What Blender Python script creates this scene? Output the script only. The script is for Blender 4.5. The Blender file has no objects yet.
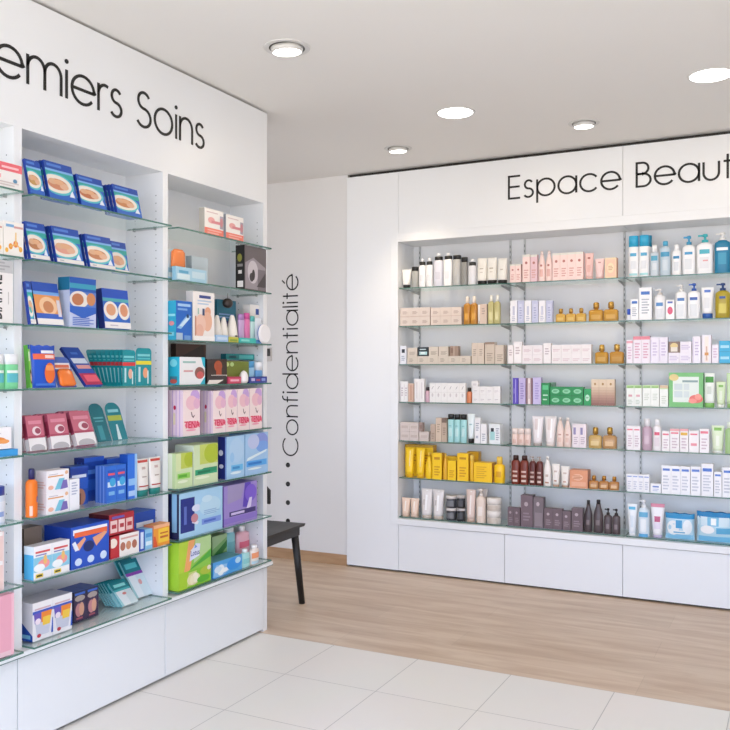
import bpy, bmesh, math, random
from mathutils import Vector, Matrix
random.seed(7)
COL = bpy.context.scene.collection
PI = math.pi

# ------------------------------------------------------------------ camera model
F, CX, CY, TH, EYE = 855.0, 365.0, 369.5, math.radians(26.97), 1.26
FW = (-math.sin(TH), math.cos(TH)); RT = (math.cos(TH), math.sin(TH))
def ray(x):
    s = (x-CX)/F
    return FW[0]+s*RT[0], FW[1]+s*RT[1]
def onX(x, y, X):                       # point of the plane X = const -> (Y, z)
    d = ray(x); t = X/d[0]
    return d[1]*t, EYE-(y-CY)/F*t
def onY(x, y, Y):                       # point of the plane Y = const -> (X, z)
    d = ray(x); t = Y/d[1]
    return d[0]*t, EYE-(y-CY)/F*t

# ------------------------------------------------------------------ materials
def lin(c):
    c = c/255.0
    return c/12.92 if c <= 0.04045 else ((c+0.055)/1.055)**2.4
def rgb(h):
    h = h.lstrip('#')
    return (lin(int(h[0:2], 16)), lin(int(h[2:4], 16)), lin(int(h[4:6], 16)), 1.0)
MATS = {}
def mat(h, rough=0.42, metal=0.0, trans=0.0, spec=0.5, coat=0.0):
    k = (h, rough, metal, trans, spec, coat)
    if k in MATS: return MATS[k]
    m = bpy.data.materials.new('surface_'+h.lstrip('#')); m.use_nodes = True
    b = m.node_tree.nodes['Principled BSDF']
    b.inputs['Base Color'].default_value = rgb(h)
    b.inputs['Roughness'].default_value = rough
    b.inputs['Metallic'].default_value = metal
    b.inputs['Transmission Weight'].default_value = trans
    b.inputs['Specular IOR Level'].default_value = spec
    b.inputs['Coat Weight'].default_value = coat
    MATS[k] = m
    return m
def N(nt, t, **kw):
    n = nt.nodes.new(t)
    for k, v in kw.items(): setattr(n, k, v)
    return n
def noise_paint(name, h, rough=0.5, amp=0.02, scale=3.0, bump=0.0):
    m = bpy.data.materials.new(name); m.use_nodes = True
    nt = m.node_tree; b = nt.nodes['Principled BSDF']
    tc = N(nt, 'ShaderNodeTexCoord'); no = N(nt, 'ShaderNodeTexNoise')
    no.inputs['Scale'].default_value = scale; no.inputs['Detail'].default_value = 3
    nt.links.new(tc.outputs['Object'], no.inputs['Vector'])
    mr = N(nt, 'ShaderNodeMapRange'); mr.inputs['To Min'].default_value = 1-amp; mr.inputs['To Max'].default_value = 1+amp
    nt.links.new(no.outputs['Fac'], mr.inputs['Value'])
    mx = N(nt, 'ShaderNodeVectorMath', operation='SCALE'); mx.inputs[0].default_value = rgb(h)[:3]
    nt.links.new(mr.outputs[0], mx.inputs['Scale']); nt.links.new(mx.outputs[0], b.inputs['Base Color'])
    b.inputs['Roughness'].default_value = rough
    if bump:
        n2 = N(nt, 'ShaderNodeTexNoise'); n2.inputs['Scale'].default_value = 180
        nt.links.new(tc.outputs['Object'], n2.inputs['Vector'])
        bp = N(nt, 'ShaderNodeBump'); bp.inputs['Strength'].default_value = bump; bp.inputs['Distance'].default_value = 0.001
        nt.links.new(n2.outputs['Fac'], bp.inputs['Height']); nt.links.new(bp.outputs[0], b.inputs['Normal'])
    return m
M_WALL = noise_paint('wall_paint', '#E4E3E2', 0.7, 0.012, 2, 0.15)
M_CEIL = noise_paint('ceiling_paint', '#EDEBE7', 0.8, 0.012, 2, 0.1)
M_LAM = noise_paint('white_laminate', '#EEF0F2', 0.32, 0.008, 2)
M_LAMIN = noise_paint('interior_laminate', '#EBEDEF', 0.4, 0.008, 2)
M_DARK = mat('#2A2725', 0.6)
M_BLACK = mat('#161616', 0.45)
M_RAIL = mat('#C3C8CA', 0.4, 0.2)
M_STEEL = mat('#A4A9AB', 0.4, 0.6)

def glass_sheet():
    m = bpy.data.materials.new('clear_shelf_glass'); m.use_nodes = True
    nt = m.node_tree; nt.nodes.clear()
    o = N(nt, 'ShaderNodeOutputMaterial'); mix = N(nt, 'ShaderNodeMixShader')
    t = N(nt, 'ShaderNodeBsdfTransparent'); g = N(nt, 'ShaderNodeBsdfGlossy'); fr = N(nt, 'ShaderNodeFresnel')
    t.inputs['Color'].default_value = (0.972, 0.992, 0.986, 1); g.inputs['Roughness'].default_value = 0.02
    g.inputs['Color'].default_value = (0.9, 1, 0.97, 1); fr.inputs['IOR'].default_value = 1.5
    ge = N(nt, 'ShaderNodeNewGeometry'); mu = N(nt, 'ShaderNodeMath', operation='MULTIPLY'); su = N(nt, 'ShaderNodeMath', operation='SUBTRACT')
    su.inputs[0].default_value = 1; nt.links.new(ge.outputs['Backfacing'], su.inputs[1])   # reflect once, where the ray enters the sheet
    nt.links.new(fr.outputs[0], mu.inputs[0]); nt.links.new(su.outputs[0], mu.inputs[1])
    nt.links.new(mu.outputs[0], mix.inputs[0]); nt.links.new(t.outputs[0], mix.inputs[1])
    nt.links.new(g.outputs[0], mix.inputs[2]); nt.links.new(mix.outputs[0], o.inputs['Surface'])
    return m
M_GLASS = glass_sheet()
M_EDGE = mat('#547F73', 0.15, 0.0, 0.2)

def tile_floor():
    m = bpy.data.materials.new('white_floor_tiles'); m.use_nodes = True
    nt = m.node_tree; b = nt.nodes['Principled BSDF']
    tc = N(nt, 'ShaderNodeTexCoord'); mp = N(nt, 'ShaderNodeMapping')
    # tile grid 0.4165 m, joints fall on X = -0.2344 and Y = 3.42
    s = 1/0.4175
    mp.inputs['Scale'].default_value = (s, s, s)
    mp.inputs['Location'].default_value = (0.2290*s+4, -3.42*s+12, 0)
    br = N(nt, 'ShaderNodeTexBrick'); br.offset = 0.0; br.squash = 1.0
    for k, v in (('Scale', 1.0), ('Mortar Size', 0.0045), ('Mortar Smooth', 0.3), ('Bias', 0), ('Brick Width', 1.0), ('Row Height', 1.0)):
        br.inputs[k].default_value = v
    br.inputs['Color1'].default_value = rgb('#F0ECE6'); br.inputs['Color2'].default_value = rgb('#F2EEE8')
    br.inputs['Mortar'].default_value = rgb('#BFBCB7')
    nt.links.new(tc.outputs['Object'], mp.inputs['Vector']); nt.links.new(mp.outputs[0], br.inputs['Vector'])
    no = N(nt, 'ShaderNodeTexNoise'); no.inputs['Scale'].default_value = 2.5; no.inputs['Detail'].default_value = 6
    nt.links.new(tc.outputs['Object'], no.inputs['Vector'])
    mx = N(nt, 'ShaderNodeMix', data_type='RGBA', blend_type='MULTIPLY'); mx.inputs[0].default_value = 0.06
    nt.links.new(br.outputs['Color'], mx.inputs[6]); nt.links.new(no.outputs['Color'], mx.inputs[7])
    nt.links.new(mx.outputs[2], b.inputs['Base Color'])
    b.inputs['Roughness'].default_value = 0.38
    return m
def wood_floor(name='oak_planks', plank=True, c1='#E0CBB5', c2='#D6C1AA'):
    m = bpy.data.materials.new(name); m.use_nodes = True
    nt = m.node_tree; b = nt.nodes['Principled BSDF']
    tc = N(nt, 'ShaderNodeTexCoord')
    br = N(nt, 'ShaderNodeTexBrick'); br.offset = 0.37; br.offset_frequency = 2
    mp = N(nt, 'ShaderNodeMapping'); mp.inputs['Location'].default_value = (5.47, -3.42, 0)
    for k, v in (('Scale', 1.0), ('Mortar Size', 0.0010), ('Mortar Smooth', 0.3), ('Brick Width', 1.35), ('Row Height', 0.24)):
        br.inputs[k].default_value = v
    br.inputs['Color1'].default_value = rgb(c1); br.inputs['Color2'].default_value = rgb(c2)
    br.inputs['Mortar'].default_value = rgb('#C9B49C')
    nt.links.new(tc.outputs['Object'], mp.inputs['Vector']); nt.links.new(mp.outputs[0], br.inputs['Vector'])
    m2 = N(nt, 'ShaderNodeMapping'); m2.inputs['Scale'].default_value = (1.1, 9, 9)
    no = N(nt, 'ShaderNodeTexNoise'); no.inputs['Scale'].default_value = 1.6; no.inputs['Detail'].default_value = 8
    no.inputs['Roughness'].default_value = 0.62; no.inputs['Distortion'].default_value = 0.6
    nt.links.new(tc.outputs['Object'], m2.inputs['Vector']); nt.links.new(m2.outputs[0], no.inputs['Vector'])
    cr = N(nt, 'ShaderNodeValToRGB')
    cr.color_ramp.elements[0].position = 0.30; cr.color_ramp.elements[0].color = rgb('#CDB59E')
    cr.color_ramp.elements[1].position = 0.62; cr.color_ramp.elements[1].color = (1, 1, 1, 1)
    nt.links.new(no.outputs['Fac'], cr.inputs[0])
    mx = N(nt, 'ShaderNodeMix', data_type='RGBA', blend_type='MULTIPLY'); mx.inputs[0].default_value = 0.6
    src = br.outputs['Color']
    if not plank:
        rc = N(nt, 'ShaderNodeRGB'); rc.outputs[0].default_value = rgb(c1); src = rc.outputs[0]
    nt.links.new(src, mx.inputs[6]); nt.links.new(cr.outputs[0], mx.inputs[7])
    nt.links.new(mx.outputs[2], b.inputs['Base Color'])
    b.inputs['Roughness'].default_value = 0.42
    return m
def emis(name, col, st):
    m = bpy.data.materials.new(name); m.use_nodes = True
    b = m.node_tree.nodes['Principled BSDF']
    b.inputs['Base Color'].default_value = (0.9, 0.9, 0.9, 1)
    b.inputs['Emission Color'].default_value = (*col, 1); b.inputs['Emission Strength'].default_value = st
    return m

# ------------------------------------------------------------------ mesh builder
class MB:
    def __init__(s): s.v = []; s.f = []; s.m = []; s.mats = []; s.sm = []
    def mi(s, m):
        if isinstance(m, str): m = mat(m)
        if m not in s.mats: s.mats.append(m)
        return s.mats.index(m)
    def face(s, pts, m, smooth=False):
        i = len(s.v); s.v += [tuple(p) for p in pts]
        s.f.append(tuple(range(i, i+len(pts)))); s.m.append(s.mi(m)); s.sm.append(smooth)
    def box(s, x0, x1, y0, y1, z0, z1, m, fm=None):
        # fm: dict of face letters (f b l r t d) to another material
        fm = fm or {}
        i = len(s.v)
        s.v += [(x0,y0,z0),(x1,y0,z0),(x1,y1,z0),(x0,y1,z0),(x0,y0,z1),(x1,y0,z1),(x1,y1,z1),(x0,y1,z1)]
        for k, q in (('d',(0,3,2,1)),('t',(4,5,6,7)),('f',(0,1,5,4)),('b',(2,3,7,6)),('l',(3,0,4,7)),('r',(1,2,6,5))):
            s.f.append(tuple(i+a for a in q)); s.m.append(s.mi(fm.get(k, m))); s.sm.append(False)
    def loft(s, prof, n=20, cap=True, close=True):
        # prof: (z, a, b, e, mat): superellipse half-width a, half-depth b, exponent e
        base = len(s.v)
        for (z, a, b, e, m) in prof:
            for k in range(n):
                t = 2*PI*(k+0.5)/n; c, w = math.cos(t), math.sin(t)
                s.v.append((a*math.copysign(abs(c)**(2/e), c), b*math.copysign(abs(w)**(2/e), w), z))
        for r in range(len(prof)-1):
            mm = s.mi(prof[r+1][4])
            for k in range(n):
                k2 = (k+1) % n
                s.f.append((base+r*n+k, base+r*n+k2, base+(r+1)*n+k2, base+(r+1)*n+k)); s.m.append(mm); s.sm.append(True)
        if cap:
            s.f.append(tuple(base+k for k in reversed(range(n)))); s.m.append(s.mi(prof[0][4])); s.sm.append(False)
            L = base+(len(prof)-1)*n
            s.f.append(tuple(L+k for k in range(n))); s.m.append(s.mi(prof[-1][4])); s.sm.append(False)
    def tube(s, p0, p1, r0, r1, m, n=12):
        p0, p1 = Vector(p0), Vector(p1); d = (p1-p0).normalized()
        u = d.orthogonal().normalized(); w = d.cross(u); base = len(s.v)
        for p, r in ((p0, r0), (p1, r1)):
            for k in range(n):
                t = 2*PI*k/n; s.v.append(tuple(p+u*r*math.cos(t)+w*r*math.sin(t)))
        mm = s.mi(m)
        for k in range(n):
            k2 = (k+1) % n
            s.f.append((base+k, base+k2, base+n+k2, base+n+k)); s.m.append(mm); s.sm.append(True)
        s.f.append(tuple(base+k for k in reversed(range(n)))); s.m.append(mm); s.sm.append(False)
        s.f.append(tuple(base+n+k for k in range(n))); s.m.append(mm); s.sm.append(False)
    def build(s, name, parent=None, bevel=0.0, loc=None):
        me = bpy.data.meshes.new(name); me.from_pydata(s.v, [], s.f)
        for m in s.mats: me.materials.append(m)
        me.polygons.foreach_set('material_index', s.m); me.polygons.foreach_set('use_smooth', s.sm)
        me.update()
        o = bpy.data.objects.new(name, me); COL.objects.link(o)
        if parent: o.parent = parent
        if loc: o.location = loc
        if bevel:
            b = o.modifiers.new('soft_edges', 'BEVEL'); b.width = bevel; b.segments = 2; b.limit_method = 'ANGLE'
        return o
def empty(name, loc=(0, 0, 0), rz=0.0):
    o = bpy.data.objects.new(name, None); COL.objects.link(o); o.location = loc; o.rotation_euler = (0, 0, rz)
    o.empty_display_size = 0.05
    return o
def tag(o, label, cat, group=None):
    o['label'] = label; o['category'] = cat
    if group: o['group'] = group
    return o
def struct(o, label=None):
    o['kind'] = 'structure'
    if label: o['label'] = label
    return o

# ------------------------------------------------------------------ stroke lettering (geometric sans)
def arc(cx, cy, rx, ry, a0, a1, n=None):
    n = n or max(4, int(abs(a1-a0)/12))
    return [(cx+rx*math.cos(math.radians(a0+(a1-a0)*k/n)), cy+ry*math.sin(math.radians(a0+(a1-a0)*k/n))) for k in range(n+1)]
XH = 0.75
GL = {
 'o': (.75, [arc(.375,.375,.375,.375,0,360)]),
 'a': (.75, [arc(.375,.375,.375,.375,0,360), [(.75,0),(.75,.75)]]),
 'd': (.75, [arc(.375,.375,.375,.375,0,360), [(.75,0),(.75,1.03)]]),
 'p': (.75, [arc(.375,.375,.375,.375,0,360), [(0,.75),(0,-.3)]]),
 'e': (.75, [[(.02,.375)]+[(.75,.375)]+arc(.375,.375,.375,.375,0,322)]),
 '\u00e9': (.75, [[(.02,.375)]+[(.75,.375)]+arc(.375,.375,.375,.375,0,322), [(.34,.87),(.50,1.06)]]),
 'c': (.70, [arc(.375,.375,.375,.375,38,322)]),
 'C': (.90, [arc(.5,.5,.5,.5,42,318)]),
 'i': (.04, [[(.02,0),(.02,.75)], 'dot', (.02,.97)]),
 'l': (.04, [[(.02,0),(.02,1.03)]]),
 'n': (.56, [[(0,0),(0,.75)], arc(.28,.44,.28,.31,180,0)+[(.56,0)]]),
 'm': (1.02, [[(0,0),(0,.75)], arc(.255,.46,.255,.29,180,0)+[(.51,0)], arc(.765,.46,.255,.29,180,0)+[(1.02,0)]]),
 'r': (.28, [[(0,0),(0,.75)], arc(.24,.48,.24,.27,180,65)]),
 'u': (.56, [[(0,.75)]+arc(.28,.29,.28,.29,180,360)+[(.56,.75)]]),
 't': (.30, [[(.15,0),(.15,1.0)], [(0,.72),(.30,.72)]]),
 'f': (.32, [[(.12,0)]+arc(.29,.82,.17,.20,180,75), [(0,.70),(.30,.70)]]),
 's': (.42, [arc(.21,.568,.165,.182,30,270)[:-1]+arc(.20,.193,.20,.193,90,-150)]),
 'S': (.58, [arc(.29,.765,.225,.235,28,270)[:-1]+arc(.28,.265,.28,.265,90,-152)]),
 'E': (.50, [[(.50,1),(0,1),(0,0),(.50,0)], [(0,.52),(.48,.52)]]),
 'B': (.54, [[(0,.53),(.22,.53)]+arc(.22,.765,.235,.235,-90,90)+[(0,1),(0,0)]+arc(.26,.265,.28,.265,-90,90)+[(0.02,.53)]]),
 'P': (.54, [[(0,0),(0,1)]+arc(.26,.72,.28,.28,90,-90)+[(0,.44)]]),
}
def stroke_text(txt, gap=.17, space=.40, th=.085):
    """2-D quads for a line of text, cap height 1, returns (list of (letter, polys), width)"""
    x = 0; out = []
    for ch in txt:
        if ch == ' ': x += space; continue
        w, paths = GL[ch]; polys = []; k = 0
        while k < len(paths):
            p = paths[k]
            if p == 'dot':
                cx, cy = paths[k+1]; k += 2
                polys.append([(x+cx+.062*math.cos(2*PI*q/14), cy+.062*math.sin(2*PI*q/14)) for q in range(14)]); continue
            k += 1
            closed = (abs(p[0][0]-p[-1][0])+abs(p[0][1]-p[-1][1]) < 1e-6) and len(p) > 8
            P = [Vector(q) for q in p]; L = []; R = []
            for i, q in enumerate(P):
                if closed:
                    a = (q-P[i-1 if i else -2]).normalized(); b = (P[i+1 if i < len(P)-1 else 1]-q).normalized()
                else:
                    a = (q-P[i-1]).normalized() if i else (P[1]-q).normalized()
                    b = (P[i+1]-q).normalized() if i < len(P)-1 else a
                n = Vector((-(a+b).y, (a+b).x))
                n = n.normalized() if n.length > 1e-6 else Vector((-a.y, a.x))
                c = max(0.5, n.dot(Vector((-a.y, a.x))))
                L.append(q+n*th/2/c); R.append(q-n*th/2/c)
            for i in range(len(P)-1):
                polys.append([(x+R[i].x, R[i].y), (x+R[i+1].x, R[i+1].y), (x+L[i+1].x, L[i+1].y), (x+L[i].x, L[i].y)])
        out.append((ch, polys)); x += w+gap
    return out, x-gap
def letter_mesh(mb, polys, fn, m, t):
    """fn maps (u, v, depth) to a 3-D point"""
    for p in polys:
        mb.face([fn(u, v, t) for u, v in p], m)
        n = len(p)
        for i in range(n):
            a, b = p[i], p[(i+1) % n]
            mb.face([fn(*a, 0), fn(*b, 0), fn(*b, t), fn(*a, t)], m)

# ------------------------------------------------------------------ small printed text (bold pack lettering)
TXT = {}
def text_polys(s):
    if s in TXT: return TXT[s]
    c = bpy.data.curves.new('pack_text', 'FONT'); c.body = s; c.offset = 0.012; c.resolution_u = 2
    o = bpy.data.objects.new('pack_text', c); COL.objects.link(o)
    bpy.context.view_layer.update()
    me = bpy.data.meshes.new_from_object(o)
    vs = [(v.co.x, v.co.y) for v in me.vertices]; fs = [tuple(p.vertices) for p in me.polygons]
    x0 = min(v[0] for v in vs); x1 = max(v[0] for v in vs); y0 = min(v[1] for v in vs); y1 = max(v[1] for v in vs)
    polys = [[((vs[i][0]-x0)/(x1-x0), (vs[i][1]-y0)/(y1-y0)) for i in f] for f in fs]
    bpy.data.objects.remove(o); bpy.data.curves.remove(c); bpy.data.meshes.remove(me)
    TXT[s] = (polys, (x1-x0)/(y1-y0))
    return TXT[s]

# ------------------------------------------------------------------ printed decoration of flat faces
def deco(mb, decos, fn, lift0=0.0003, step=0.00018):
    """decos are in 0..1 face coordinates; fn(u, v, lift) gives the 3-D point"""
    k = 0
    for d in decos:
        t = d[0]; L = lift0+step*k; k += 1
        if t == 'r':
            _, a, b, c, e, col = d
            mb.face([fn(a, b, L), fn(c, b, L), fn(c, e, L), fn(a, e, L)], col)
        elif t == 'e':
            _, a, b, ra, rb, col = d
            pts = []
            for q in range(24):
                p = (min(max(a+ra*math.cos(2*PI*q/24), .004), .996), min(max(b+rb*math.sin(2*PI*q/24), .004), .996))
                if not pts or abs(p[0]-pts[-1][0])+abs(p[1]-pts[-1][1]) > 1e-4: pts.append(p)
            mb.face([fn(u, v, L) for u, v in pts], col)
        elif t == 'p':
            mb.face([fn(a, b, L) for a, b in d[1]], d[2])
        elif t == 'l':      # lines standing for small print that cannot be read
            _, a, b, c, e, n, col = d
            hh = (e-b)/(2*n-1) if n > 1 else (e-b)
            for q in range(n):
                z = b+2*q*hh; w = (c-a)*(1 if q % 2 else .8)
                mb.face([fn(a, z, L), fn(a+w, z, L), fn(a+w, z+hh, L), fn(a, z+hh, L)], col)
        elif t == 't':      # (t, text, u0, v0, u1, v1, colour)
            polys, _ = text_polys(d[1]); _, _, a, b, c, e, col = d
            for p in polys: mb.face([fn(a+(c-a)*u, b+(e-b)*v, L) for u, v in p], col)
        elif t == 'tv':     # text reading upwards
            polys, _ = text_polys(d[1]); _, _, a, b, c, e, col = d
            for p in polys: mb.face([fn(c-(c-a)*v, b+(e-b)*u, L) for u, v in p], col)

# ------------------------------------------------------------------ product builders (local: front is -Y, base centre at origin)
def carton(w, d, h, col, front=(), side=None, top=None, left=(), right=(), name='carton', cut=0):
    mb = MB()
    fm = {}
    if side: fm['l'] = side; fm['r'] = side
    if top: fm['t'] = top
    mb.box(-w/2, w/2, -d/2, d/2, 0, h, col, fm)
    deco(mb, front, lambda u, v, L: (-w/2+u*w, -d/2-L, v*h))
    deco(mb, left, lambda u, v, L: (-w/2-L, d/2-u*d, v*h))
    deco(mb, right, lambda u, v, L: (w/2+L, -d/2+u*d, v*h))
    return mb.build(name)
def patch(mb, a, b, e, z0, z1, u0, u1, col, off=0.0005, n=8):
    """a label bent round the front of a bottle; u runs -1..1 across the front"""
    def pt(u, z):
        x = u*a; yy = -b*(max(0, 1-abs(u)**e))**(1/e)
        return (x*1.01, yy-off, z)
    for q in range(n):
        ua = u0+(u1-u0)*q/n; ub = u0+(u1-u0)*(q+1)/n
        mb.face([pt(ua, z0), pt(ub, z0), pt(ub, z1), pt(ua, z1)], col, True)
def labels_on(mb, labs, a, b, e, zb, hb):
    for k, L in enumerate(labs):
        u0, v0, u1, v1, col = L
        patch(mb, a, b, e, zb+v0*hb, zb+v1*hb, u0, u1, col, 0.0005+0.0002*k)
def bottle(w, d, h, col, cap='#FFFFFF', capf=.18, capw=.6, shoulder=.12, labs=(), e=2.4, style='cap', name='bottle', trans=0.0, taper=0.0, band=None, collar=None):
    """style: cap | pump | spray | taper (long conical neck) | wide (cap as wide as the body)"""
    root = empty(name)
    bm = mat(col, 0.28, 0, trans) if trans else mat(col, 0.35)
    a, b = w/2*.98, d/2*.98; hc = h*capf; hb = h-hc
    mb = MB(); r = a*capw; rb = min(b*.98, r)
    sh = hb*shoulder
    pr = [(0, a*.94, b*.94, e, bm), (hb*.015+.001, a, b, e, bm)]
    if band: pr += [(hb*band[0], a, b, e, bm), (hb*band[0]+.0001, a, b, e, mat(band[2])), (hb*band[1], a, b, e, mat(band[2])), (hb*band[1]+.0001, a, b, e, bm)]
    if style == 'taper':
        pr += [(hb*.60, a, b, e, bm), (hb*.75, a*.82, b*.82, 2.2, bm), (hb*.90, a*.52, b*.52, 2, bm), (hb, a*.42, b*.42, 2, bm)]
        r = a*.40; rb = r
    elif style == 'wide':
        pr += [(hb-.001, a, b, e, bm), (hb, a*.97, b*.97, e, bm)]
        r = a*.96; rb = b*.96
    else:
        pr += [(hb-sh*1.1, a, b, e, bm), (hb-sh*.55, a*.93, b*.93, e, bm), (hb-sh*.15, max(r*1.02, a*.6), max(rb*1.02, b*.6), 2.2, bm), (hb, r*.95, rb*.95, 2, bm)]
    mb.loft(pr)
    labels_on(mb, labs, a, b, e, 0, hb-sh)
    mb.build('body', root)
    cm = mat(cap, 0.35)
    c = MB()
    if style in ('pump', 'spray'):
        rr = min(a, b)*.42
        c.loft([(hb-.001, rr*1.25, rr*1.25, 2, cm), (hb+hc*.34, rr*1.2, rr*1.2, 2, cm), (hb+hc*.36, rr*.45, rr*.45, 2, cm), (hb+hc*.68, rr*.45, rr*.45, 2, cm),
                (hb+hc*.70, rr*1.0, rr*1.0, 2, cm), (hb+hc*.97, rr*.9, rr*.9, 2, cm), (hb+hc, rr*.6, rr*.6, 2, cm)], 12)
        c.box(-a*.85, 0, -rr*.35, rr*.35, hb+hc*.74, hb+hc*.92, cm)
        c.build('pump', root)
    elif style == 'wide':
        c.loft([(hb, r, rb, e, cm), (h-.002, r, rb, e, cm), (h, r*.9, rb*.9, e, cm)])
        c.build('cap', root)
    else:
        if collar:
            k = mat(collar, .35)
            c.loft([(hb-hc*.25, a*.80, b*.80, 2, k), (hb, a*.86, b*.86, 2, k), (hb+hc*.42, a*.84, b*.84, 2, k), (hb+hc*.45, a*.6, b*.6, 2, k)], 16)
            c.build('collar', root); c = MB(); hb = hb+hc*.451; hc = h-hb
        c.loft([(hb, r, rb, 2, cm), (h-hc*.12, r*.97, rb*.97, 2, cm), (h, r*.8, rb*.8, 2, cm)], 16)
        c.build('cap', root)
    return root
def tube(w, d, h, col, cap=None, capf=.14, labs=(), capw=.78, name='tube', top=None, wave=False):
    """a squeeze tube standing on its cap: round at the cap, pressed flat at the top"""
    root = empty(name); bm = mat(col, 0.35); cap = cap or col; cm = mat(cap, 0.35)
    hc = h*capf; a0 = w/2*capw; a1 = w/2*.98; b0 = min(a0, d/2)
    mb = MB(); tm = mat(top, 0.4) if top else bm
    mb.loft([(hc, a0, b0, 2.2, bm), (hc+(h-hc)*.10, a0*1.02, b0*1.0, 2.2, bm), (hc+(h-hc)*.5, (a0+a1)/2, b0*.75, 2.3, bm), (h*.90, a1*.98, b0*.28, 2.6, bm),
             (h*.905, a1*.98, b0*.27, 2.6, tm), (h*.955, a1, .0025, 3, tm), (h, a1, .0015, 3, tm)])
    for k, (u0, v0, u1, v1, c) in enumerate(labs):
        zb = hc+(h-hc)*v0; zt = hc+(h-hc)*v1
        def P(u, z, k=k):
            zs = [hc, hc+(h-hc)*.10, hc+(h-hc)*.5, h*.90, h*.96]; As = [a0, a0*1.02, (a0+a1)/2, a1*.98, a1]; Bs = [b0, b0, b0*.75, b0*.28, .0025]
            i = max(q for q in range(4) if z >= zs[q]-1e-6); f = min(1, (z-zs[i])/(zs[i+1]-zs[i]))
            aa = As[i]+(As[i+1]-As[i])*f; bb = Bs[i]+(Bs[i+1]-Bs[i])*f
            return (u*aa, -bb*max(0, 1-abs(u)**2.35)**(1/2.35)-.0009-.0002*k, z)
        for q in range(6):
            for s_ in range(3):
                ua, ub = u0+(u1-u0)*q/6, u0+(u1-u0)*(q+1)/6; za, zc = zb+(zt-zb)*s_/3, zb+(zt-zb)*(s_+1)/3
                mb.face([P(ua, za), P(ub, za), P(ub, zc), P(ua, zc)], c, True)
    mb.build('body', root)
    c = MB(); c.loft([(0, a0*.97, b0*.97, 2.2, cm), (hc*.9, a0, b0, 2.2, cm), (hc, a0*.97, b0*.97, 2.2, cm)])
    c.build('cap', root)
    return root
def jar(w, d, h, col, lid, lidf=.4, labs=(), name='jar'):
    root = empty(name); a = w/2*.98; b = min(a, d/2); hl = h*(1-lidf)
    mb = MB(); bm = mat(col, .25)
    mb.loft([(0, a*.9, b*.9, 2, bm), (.002, a*.97, b*.97, 2, bm), (hl*.9, a*.97, b*.97, 2, bm), (hl, a*.9, b*.9, 2, bm)], 24)
    labels_on(mb, labs, a, b, 2, 0, hl); mb.build('body', root)
    c = MB(); lm = mat(lid, .3)
    c.loft([(hl, a, b, 2, lm), (h-.002, a, b, 2, lm), (h, a*.95, b*.95, 2, lm)], 24); c.build('lid', root)
    return root
def flacon(w, d, h, col, cap='#C79A4A', name='perfume_bottle', lab=None):
    """square-shouldered oil flacon with a narrow stopper"""
    root = empty(name); a, b = w/2*.97, min(w*.3, d/2); bm = mat(col, .15, 0, .12); hb = h*.62
    mb = MB()
    mb.loft([(0, a*.95, b*.95, 5, bm), (.002, a, b, 5, bm), (hb*.86, a, b, 5, bm), (hb*.97, a*.8, b*.8, 4, bm), (hb, a*.3, b*.4, 2, bm), (hb+h*.05, a*.27, b*.38, 2, bm)])
    if lab: labels_on(mb, [(-.6, .2, .6, .55, lab)], a, b, 5, 0, hb)
    mb.build('body', root)
    c = MB(); cm = mat(cap, .25, .6); z = hb+h*.05
    c.loft([(z, a*.42, a*.42, 2, cm), (h*.95, a*.40, a*.40, 2, cm), (h, a*.26, a*.26, 2, cm)], 14); c.build('stopper', root)
    return root
def pouch(w, d, h, col, front=(), name='pouch', top=None):
    """soft pillow pack: crimped top, bulging middle"""
    mb = MB(); nx, nz = 14, 10
    def bul(u, v): return (math.sin(PI*min(max(u, 0), 1))**.45)*(math.sin(PI*min(max(v*.94+.03, 0), 1))**.5)
    m = mat(col, .3); tm = mat(top, .3) if top else m
    for sgn in (-1, 1):
        for i in range(nx):
            for j in range(nz):
                q = []
                for (a, b) in ((i, j), (i+1, j), (i+1, j+1), (i, j+1)):
                    u, v = a/nx, b/nz
                    q.append(((u-.5)*w*(1-.04*math.sin(PI*v)), sgn*(d/2*bul(u, v)+.0006), v*h*(1-.03*math.sin(PI*u*3)**2*(v > .9))))
                if sgn > 0: q.reverse()
                mb.face(q, tm if (j >= nz-2 and top) else m, True)
    def fn(u, v, L):
        return ((u-.5)*w*(1-.04*math.sin(PI*v)), -(d/2*bul(u, v)+.0012+L), v*h)
    for dd in front:
        if dd[0] == 'r':
            _, a, b, c, e, colr = dd
            n = 8
            for i in range(n):
                for j in range(3):
                    u0, u1 = a+(c-a)*i/n, a+(c-a)*(i+1)/n; v0, v1 = b+(e-b)*j/3, b+(e-b)*(j+1)/3
                    L = .0003*(front.index(dd)+1)
                    mb.face([fn(u0, v0, L), fn(u1, v0, L), fn(u1, v1, L), fn(u0, v1, L)], colr, True)
        elif dd[0] == 'e':
            _, a, b, ra, rb, colr = dd; L = .0003*(front.index(dd)+1)
            for q in range(16):
                t0, t1 = 2*PI*q/16, 2*PI*(q+1)/16
                mb.face([fn(a, b, L), fn(a+ra*math.cos(t0), b+rb*math.sin(t0), L), fn(a+ra*math.cos(t1), b+rb*math.sin(t1), L)], colr, True)
    return mb.build(name)
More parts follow.
